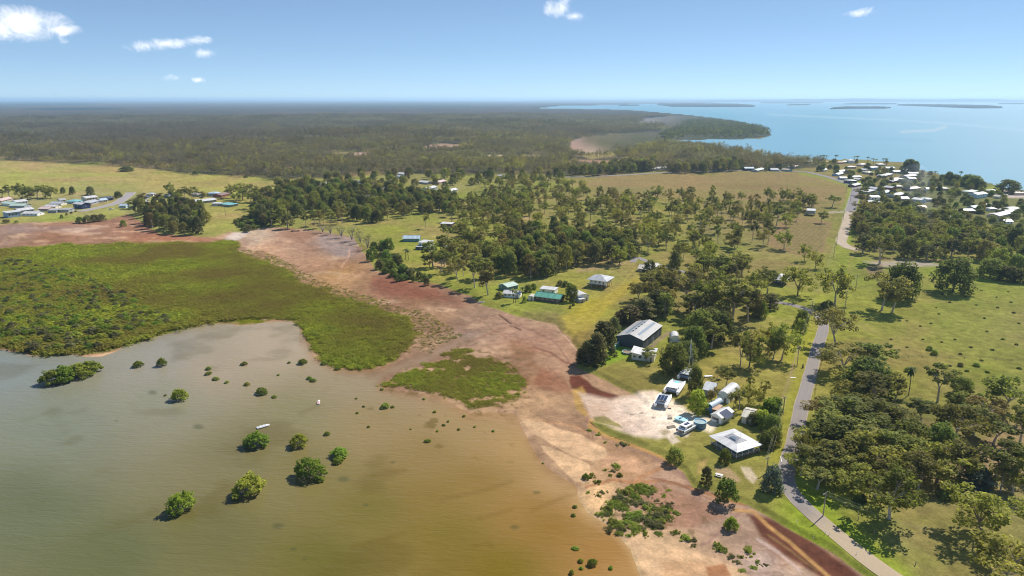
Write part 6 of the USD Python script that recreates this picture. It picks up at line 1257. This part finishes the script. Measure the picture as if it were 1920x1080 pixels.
(ax, ay), (bx, by) = P(1266, 787, ZL), P(1290, 795, ZL); rot = math.degrees(math.atan2(by - ay, bx - ax)); L = math.hypot(bx - ax, by - ay)
t = thing('blue_boat', 'pale blue open boat lying in pieces on the sand behind the white cruiser', 'boat', (ax, ay, ZL), rot)
obj('hull', hull(L, 2.2, .9, 0, .2), M_ltblue, t); obj('deck', box(L * .1, L * .55, -.7, .7, .95, 1.12), M_ltblue, t); obj('outrigger', hull(L * .8, .7, .7, 2.0, .1), M_ltblue, t)
for x in (L * .25, L * .6): obj('cross_beam', box(x, x + .25, 0, 2.0, 1.05, 1.2), M_ltblue, t)
obj('seat', box(L * .32, L * .45, -.5, .5, 1.12, 1.4), M_tankblue, t)

def dinghy(name, label, u, v, L, rot, mat, inner, z, B=1.5):
    x, y = map(float, P(u, v, z)); t = thing(name, label, 'boat', (x, y, z), rot)
    obj('hull', hull(L, B, .55, 0, -.1), mat, t); obj('inside', box(.25, L * .72, -B * .34, B * .34, .44, .50), inner, t)
    for q in (.25, .5): obj('seat', box(L * q, L * q + .3, -B * .42, B * .42, .49, .56), mat, t)
dinghy('dinghy', 'white dinghy afloat just behind a dark mangrove', 482, 804, 4.6, 38, M_gel, M_gelgrey, -.22, 1.7)
dinghy('kayak', 'small white and red canoe alone on the sandy shallows', 597, 759, 3.6, 100, M_gel, M_red, -.22, 1.0)
dinghy('stranded_boat', 'small dark boat stranded on the mud below the wooded shore', 896, 568, 4.2, 8, M_gelgrey, M_dark, .05, 1.6)
dinghy('upturned_tender', 'white tender lying on the grass right of the masted catamaran', 1321, 707, 3.6, 10, M_gel, M_gel, ZL, 1.5)

def tank(name, label, u, v, r, h, mat, lid, group=None, ribs=0, open_top=False):
    x, y = map(float, P(u, v, ZL)); t = thing(name, label, 'tank', (x, y, ZL - .02), 0, group); a = np.linspace(0, 2 * np.pi, 29)[:-1]
    prof = [(r, 0)] + [(r + (.05 if i % 2 else 0), h * (i + .5) / max(1, ribs * 2)) for i in range(ribs * 2)] + [(r, h)]
    rings = [np.c_[np.cos(a) * q, np.sin(a) * q, np.full(28, z)] for q, z in prof]; v_ = np.vstack(rings); f = [[i * 28 + j, i * 28 + (j + 1) % 28, (i + 1) * 28 + (j + 1) % 28, (i + 1) * 28 + j] for i in range(len(rings) - 1) for j in range(28)]
    obj('tank_wall', (v_, np.array(f)), mat, t)
    n = 28; top = np.vstack([np.c_[np.cos(a) * r * .98, np.sin(a) * r * .98, np.full(28, h - (.35 if open_top else 0))], [[0, 0, h + (.0 if open_top else r * .22)]]])
    if open_top: top[-1, 2] = h - .35
    obj('water_surface' if open_top else 'lid', (top, np.array([[j, (j + 1) % 28, 28, 28] for j in range(28)])), lid, t)
    if open_top:
        rg = np.vstack([np.c_[np.cos(a) * q, np.sin(a) * q, np.full(28, z)] for q, z in ((r - .1, h - .4), (r - .1, h), (r + .06, h), (r + .06, h - .1))]); obj('rim', (rg, np.array([[i * 28 + j, i * 28 + (j + 1) % 28, (i + 1) * 28 + (j + 1) % 28, (i + 1) * 28 + j] for i in range(3) for j in range(28)])), M_ltblue, t)
    else: obj('hatch', box(-.3, .3, -.3, .3, h + r * .18, h + r * .26), mat, t)
tank('steel_water_tank', 'round blue-grey steel water tank with open top beside the white cruiser', 1312, 801, 2.2, 2.5, M_tankblue, M_water_dark, ribs=6, open_top=True)
for i, (u, v, w_) in enumerate([(1147, 660, 'nearest the dark she-oaks, frontmost of the four'), (1150, 656, 'second from the front of the four'), (1153, 652, 'third from the front of the four'), (1157, 649, 'rearmost of the four, by the shed corner')]):
    tank('poly_tank', f'green water tank with pale top, {w_}', u, v, 1.15, 2.2, M_tankgreen, M_tanklid, 'green tanks beside the big shed', ribs=4)
tank('round_fire_pit', 'low round brown walled bed on the lawn in front of the big shed', 1176, 662, 2.4, .9, M_timber, plain('bed_soil', (.20, .14, .09), .95), open_top=True)

# concrete slab, timber and other oddments in the yard
for name, label, cat, (u, v), size, rot, mat in [('timber_stack', 'loose stack of dark timber on the pale sand by the cruiser', 'timber', (1258, 801), (3.2, 1.8, .5), 20, M_timber), ('pallet', 'dark pallet lying on the sand below the solar catamaran', 'pallet', (1255, 766), (1.2, 1.0, .25), 0, M_dark), ('crate', 'small brown crate on the sand behind the blue boat', 'crate', (1256, 785), (1.6, 1.0, .5), 10, M_timber),
                                                 ('log', 'white log lying on the mown verge beside the road', 'log', (1464, 862), (.35, 4.0, .3), -14, M_post), ('pale_board', 'small pale board on the verge beside the road', 'board', (1487, 708), (2.4, .8, .15), 0, M_post), ('bench_table', 'small white picnic table at the lawn edge above the bank', 'table', (1348, 893), (2.2, .9, .75), -30, M_post)]:
    x, y = map(float, P(u, v, ZL)); t = thing(name, label, cat, (x, y, ZL - .02), rot)
    a, b, c = size
    if name == 'bench_table':
        obj('top', box(-a / 2, a / 2, -b / 2, b / 2, c - .06, c), mat, t)
        for s in (-1, 1): obj('seat', box(-a / 2, a / 2, s * .75 - .15, s * .75 + .15, .40, .45), mat, t); obj('leg', box(s * a * .35 - .05, s * a * .35 + .05, -.8, .8, 0, c - .06), mat, t)
    elif name in ('log',): obj('trunk', tube([(0, -b / 2, c * .5), (.1, 0, c * .5), (0, b / 2, c * .5)], [c * .5, c * .48, c * .4], 7), mat, t)
    else:
        n = 4 if name != 'pale_board' else 1
        for i in range(n): obj('board', box(-a / 2 + (.1 * i if name == 'timber_stack' else 0), a / 2, -b / 2 + b * i / n, -b / 2 + b * (i + .85) / n, 0, c * (.6 + .4 * ((i * 7) % 3) / 2)), mat, t)
x, y = map(float, P(1505, 690, ZL)); t = thing('stump', 'short blackened tree stump standing on the verge beside the road', 'stump', (x, y, ZL - .05)); obj('trunk', tube([(0, 0, -.2), (.05, 0, .8), (.0, .1, 1.7)], [.42, .34, .26], 7), M_dark, t); obj('broken_top', tube([(0, .1, 1.65), (.1, .15, 2.1)], [.2, .06], 6), M_dark, t)

def car(label, u, v, rot, mat, cat='car', name='parked_car'):
    x, y = map(float, P(u, v, ZL)); t = thing(name, label, cat, (x, y, ZL + .1), rot)
    obj('body', block(-2.2, 2.2, -.88, .88, .3, .92, .06, .15), mat, t); c = obj('cabin', block(-1.5, 1.0, -.80, .80, .92, 1.48, .16, .7), M_glass, t); obj('car_roof', box(-1.3, .25, -.62, .62, 1.48, 1.53), mat, c)
    for sx in (-1.4, 1.4):
        for sy in (-.82, .82): obj('wheel', tube([(sx, sy - .1, .32), (sx, sy + .1, .32)], .33, 8), M_tyre, t)
car('white car parked on the left village street', 208, 393, 20, M_gel)
car('dark car stopped on the far town street', 1602, 393, 70, M_tankblue)
car('white car parked before the houses beyond the brown paddock', 1461, 324, 5, M_gel)
car('pale car parked under the trees beside the white two-storey house', 838, 464, 15, M_gel)

# ------------------------------------------------------------------ power line along the road
def pole(u, vb, vt, label, arm=True, group=None, yaw=None):
    x, y = map(float, P(u, vb, ZL)); h = height_at(x, y, vt) - ZL; t = thing('power_pole', label, 'pole', (x, y, ZL - .02), 0 if yaw is None else yaw, group)
    obj('pole', tube([(0, 0, -.3), (0, 0, h)], [.19, .13], 7), M_timber, t)
    obj('crossarm', box(-1.15, 1.15, .13, .25, h - .55, h - .40), M_timber, t)
    for q in (-1.05, -.4, 1.05): obj('insulator', tube([(q, .19, h - .40), (q, .19, h - .18)], .06, 5), M_post, t)
    return np.array([x, y, h + ZL - .2]), yaw or 0
PL = [(1543, 968, 923, 'power pole at the road bend, nearest the bottom of the picture', 40), (1437, 887, 857, 'power pole beside the pale roadside tree below the white-roofed house', 30), (1468, 777, 744, 'power pole on the verge above the bright garden trees', 20), (1494, 688, 648, 'power pole on the verge beside the black stump', 20), (1521, 592, 564, 'power pole beside the lane where the road bends', 20),
      (1583, 588, 545, 'power pole right of the tall dense gum above the road bend', 20), (1604, 545, 515, 'thin power pole behind the tall dense gum on the grass', 20), (1563, 482, 456, 'power pole at the corner of the ploughed rows', 15), (1568, 461, 438, 'power pole beside the start of the gravel road', 15), (1581, 412, 396, 'power pole where the driveway meets the gravel road', 15), (1594, 378, 353, 'power pole on the verge at the far end of the street', 15), (1586, 362, 343, 'power pole at the far town corner', 15), (1202, 481, 455, 'power pole at the end of the mown strip', 60), (423, 404, 388, 'lone pole on the lawn right of the wooded point', 0), (1515, 312, 298, 'pole on the far bay street', 0)]
tops = [pole(u, b, t_, lab, yaw=yw) for u, b, t_, lab, yw in PL]
def span(i, j, label):
    a, b = tops[i], tops[j]; t = thing('power_line', label, 'power line', tuple(a[0])); 
    for q in (-1.05, -.4, 1.05):
        o1 = np.array([q * math.cos(math.radians(a[1])), q * math.sin(math.radians(a[1])), 0]); o2 = np.array([q * math.cos(math.radians(b[1])), q * math.sin(math.radians(b[1])), 0])
        s = np.linspace(0, 1, 11)[:, None]; p = (a[0] + o1) * (1 - s) + (b[0] + o2) * s - np.array([0, 0, 1]) * 4 * s * (1 - s) * np.linalg.norm(b[0] - a[0]) * .022
        obj('wire', tube(p - a[0], .014, 3), M_wire, t)
M_wire = plain('wire', (.16, .16, .16), .4, .5)
span(1, 2, 'sagging wires between the two poles beside the white-roofed house garden'); span(2, 3, 'sagging wires over the verge below the black stump'); span(3, 4, 'sagging wires over the mown verge up to the road bend'); span(4, 7, 'long wires from the road bend up to the ploughed rows'); span(5, 6, 'wires behind the tall dense gum'); span(8, 9, 'wires along the gravel road'); span(9, 10, 'wires along the far street')
x, y = P(1745, 1046, ZL); tops.append((np.array([float(x), float(y), 8.6]), 40)); span(0, len(tops) - 1, 'wires running from the nearest pole off over the lower right trees'); span(0, 1, 'wires from the nearest pole across the road to the pale roadside tree')

# fences
def fence(pts, label, gap=6.0, h=1.15):
    pts = np.array(pts, float); X, Y = P(pts[:, 0], pts[:, 1], ZL); w = np.stack([X, Y], 1); s = np.r_[0, np.cumsum(np.hypot(*np.diff(w, axis=0).T))]; n = int(s[-1] / gap) + 1
    q = np.stack([np.interp(np.linspace(0, s[-1], n), s, w[:, k]) for k in (0, 1)], 1); t = thing('wire_fence', label, 'fence', (q[0, 0], q[0, 1], ZL - .02)); q = q - q[0]
    for x, y in q: obj('post', box(x - .07, x + .07, y - .07, y + .07, -.2, h), M_timber, t)
    for z in (.45, .8, 1.08): obj('wire', tube(np.c_[q, np.full(n, z)], .012, 3), M_dark, t)
fence([(1560, 925), (1620, 985), (1660, 1020), (1720, 1062), (1765, 1090)], 'post and wire fence between the mown verge and the lower right trees')
fence([(1655, 673), (1700, 671), (1790, 671), (1925, 680)], 'faint wire fence across the green paddock')
fence([(1552, 640), (1535, 700), (1528, 740)], 'wire fence between the road and the gum belt', 5)
for k, (u, v, lab) in enumerate([(1547, 1002, 'white roadside marker post nearest the road bend pole'), (1525, 1010, 'white roadside marker post on the water side of the road'), (1606, 1040, 'white roadside marker post where the seal turns to gravel'), (1494, 980, 'white roadside marker post above the red soil'), (1555, 1003, 'white roadside marker post on the inland verge')]):
    x, y = map(float, P(u, v, ZL)); t = thing('marker_post', lab, 'post', (x, y, ZL - .02)); obj('post', box(-.06, .06, -.03, .03, 0, 1.0), M_post, t); obj('reflector', box(-.04, .04, -.04, -.03, .75, .88), M_red, t)

# smoke from a garden fire in the wood
x, y = map(float, P(1738, 452, ZL))
sm = usdkit.material(stage, '/World/Looks/smoke', {'tc': ('geometry', {}), 'nz': ('noise_texture', {'scale': .09, 'detail': 3.0}), 'r': ('map_range', {'from_min': .42, 'from_max': .68, 'to_min': 0.0, 'to_max': .012, 'clamp': True}), 'v': ('principled_volume', {'color': (.9, .93, 1.0)})}, [('tc.position', 'nz.vector'), ('nz.fac', 'r.value'), ('r.result', 'v.density')], volume='v.volume')
sv = []
for k in range(7):
    m = trimesh.creation.icosphere(2, 1.0); m.apply_scale([4 + k * 1.5, 4 + k * 1.3, 5 + k * .9]); m.apply_translation([-k * 2.4, k * 1.5, 12 + k * 7.0]); sv.append(m)
import manifold3d as m3
mf = m3.Manifold()
for m in sv: mf = mf + m3.Manifold(m3.Mesh(np.asarray(m.vertices, np.float32), np.asarray(m.faces, np.uint32)))
mm = mf.to_mesh(); v_ = np.array(mm.vert_properties[:, :3]) + [x, y, 0]
tag(obj('smoke', (v_, np.array(mm.tri_verts)), sm), 'thin blue-white smoke rising from the wood before the far town', 'smoke', None, 'stuff')

# ------------------------------------------------------------------ islands and low land across the bay
def island(name, outline, h, label, seed):
    o = np.array(outline, float); X, Y = P(o[:, 0], o[:, 1]); c = np.stack([X, Y], 1)
    cen = c.mean(0); n = 160; s = np.r_[0, np.cumsum(np.hypot(*np.diff(np.vstack([c, c[:1]]), axis=0).T))]; cc = np.vstack([c, c[:1]])
    q = np.stack([np.interp(np.linspace(0, s[-1], n, endpoint=False), s, cc[:, k]) for k in (0, 1)], 1)
    rings = [np.c_[q, np.full(n, -1.0)]]
    for k, f in enumerate((.995, .97, .85, .6, .3)):
        p = cen + (q - cen) * f; z = h * (.55, .85, 1, 1, 1)[k] * (.6 + .9 * fbm2(p[:, 0] + seed * 999, p[:, 1], 160, 4, 120)); rings.append(np.c_[p, z])
    v = np.vstack(rings + [np.array([[cen[0], cen[1], h]])]); f = [[i * n + j, i * n + (j + 1) % n, (i + 1) * n + (j + 1) % n, (i + 1) * n + j] for i in range(5) for j in range(n)] + [[5 * n + j, 5 * n + (j + 1) % n, 6 * n, 6 * n] for j in range(n)]
    col_ = np.repeat((lin((86, 90, 74)) / KLIT)[None], len(v), 0) * (.7 + .6 * fbm2(v[:, 0], v[:, 1], 200, 3, 121))[:, None]
    area = 0.5 * np.sum(q[:, 0] * np.roll(q[:, 1], -1) - np.roll(q[:, 0], -1) * q[:, 1]); f = np.array(f); f = f if area > 0 else f[:, ::-1]
    tag(obj(name, (v, f), M_marsh, None, False, col_), label, 'island', None, None)
island('mangrove_island', [(1556, 204.6), (1600, 203.8), (1660, 203.6), (1671, 202.4), (1650, 201.4), (1590, 201.2), (1562, 203)], 16, 'low dark mangrove island left of the longest one in the bay', 1)
island('mangrove_island', [(1682, 197.6), (1760, 200.6), (1830, 203.2), (1878, 202.8), (1880, 202.0), (1850, 199.4), (1760, 197.2), (1690, 196.8)], 22, 'longest low mangrove island in the bay, towards the right', 2)
island('mangrove_island', [(1475, 197.4), (1515, 197.0), (1520, 196.2), (1480, 196.4)], 14, 'short mangrove island left of the darker low island in the bay', 3)
island('mangrove_island', [(1232, 196.6), (1260, 200.0), (1330, 200.6), (1412, 200.4), (1416, 199.2), (1380, 196.2), (1300, 195.0), (1240, 195.4)], 24, 'broad mangrove island nearest the forest point', 4)
island('mangrove_island', [(1160, 198.4), (1195, 198.2), (1200, 197.4), (1165, 197.4)], 14, 'small mangrove islet between the forest coast and the broad island', 5)
island('mangrove_island', [(1580, 195.6), (1680, 195.4), (1682, 194.4), (1600, 194.4)], 18, 'thin far island above the low dark island in the bay', 6)
island('mangrove_island', [(1870, 195.2), (1960, 195.4), (1960, 194.0), (1880, 194.0)], 18, 'thin far island at the right edge of the bay', 7)
island('mangrove_island', [(1425, 193.6), (1540, 193.4), (1545, 192.4), (1430, 192.2)], 22, 'far hazy island left of centre of the bay horizon', 8)
def ridge(name, u0, u1, dist, hmax, seed):
    n = 260; u = np.linspace(u0, u1, n); az = np.arctan2((u - 960) / FPX, 1.0); px, py = dist * np.tan(az), np.full(n, dist)
    h = hmax * (.35 + .9 * fbm2(px, py, dist * .05, 4, seed)) * np.sin(np.linspace(.02, .98, n) * np.pi) ** .4
    prof = [(-.03, -2), (-.02, .35), (0, 1.0), (.03, .8), (.06, -2)]
    v = np.vstack([np.c_[px * (1 + a), py * (1 + a), np.where(z < 0, z, h * z)] for a, z in prof]); f = [[i * n + j, (i + 1) * n + j, (i + 1) * n + j + 1, i * n + j + 1] for i in range(len(prof) - 1) for j in range(n - 1)]
    f = np.array(f)[:, ::-1]
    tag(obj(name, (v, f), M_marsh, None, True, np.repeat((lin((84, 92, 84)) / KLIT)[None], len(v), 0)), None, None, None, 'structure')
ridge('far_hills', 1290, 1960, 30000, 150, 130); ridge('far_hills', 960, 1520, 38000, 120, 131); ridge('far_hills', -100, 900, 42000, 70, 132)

# ------------------------------------------------------------------ where several things share one description, say which by its place
ORD = ['leftmost', 'second from left', 'third from left', 'fourth from left', 'fifth from left', 'sixth from left', 'seventh from left', 'eighth from left', 'ninth from left', 'tenth from left', '11th from left', '12th from left', '13th from left', '14th from left', '15th from left', '16th from left']
byl = {}
for p in WORLD.GetPrim().GetChildren():
    lab = p.GetCustomDataByKey('label')
    if lab and p.GetCustomDataByKey('kind') is None: byl.setdefault(lab, []).append(p)
for lab, ps in byl.items():
    if 1 < len(ps) <= 16:
        def left(p):
            x = p.GetAttribute('xformOp:translate').Get()
            return float(UV(x[0], x[1])[0]) if x is not None else 0
        for k, p in enumerate(sorted(ps, key=left)):
            p.SetCustomDataByKey('label', f'{lab}, {ORD[k] if k < len(ps) - 1 else "rightmost"}')
    elif len(ps) > 16:
        at = [p.GetAttribute('xformOp:translate').Get() for p in ps]; uv = np.array([UV(a[0], a[1]) for a in at]); q1, q2 = np.quantile(uv[:, 0], [1 / 3, 2 / 3]), np.quantile(uv[:, 1], [1 / 3, 2 / 3])
        for p, (a, b) in zip(ps, uv):
            p.SetCustomDataByKey('label', f"{lab}, {('back', 'middle', 'front')[int((b > q2).sum())]} {('left', 'centre', 'right')[int((a > q1).sum())]} part")
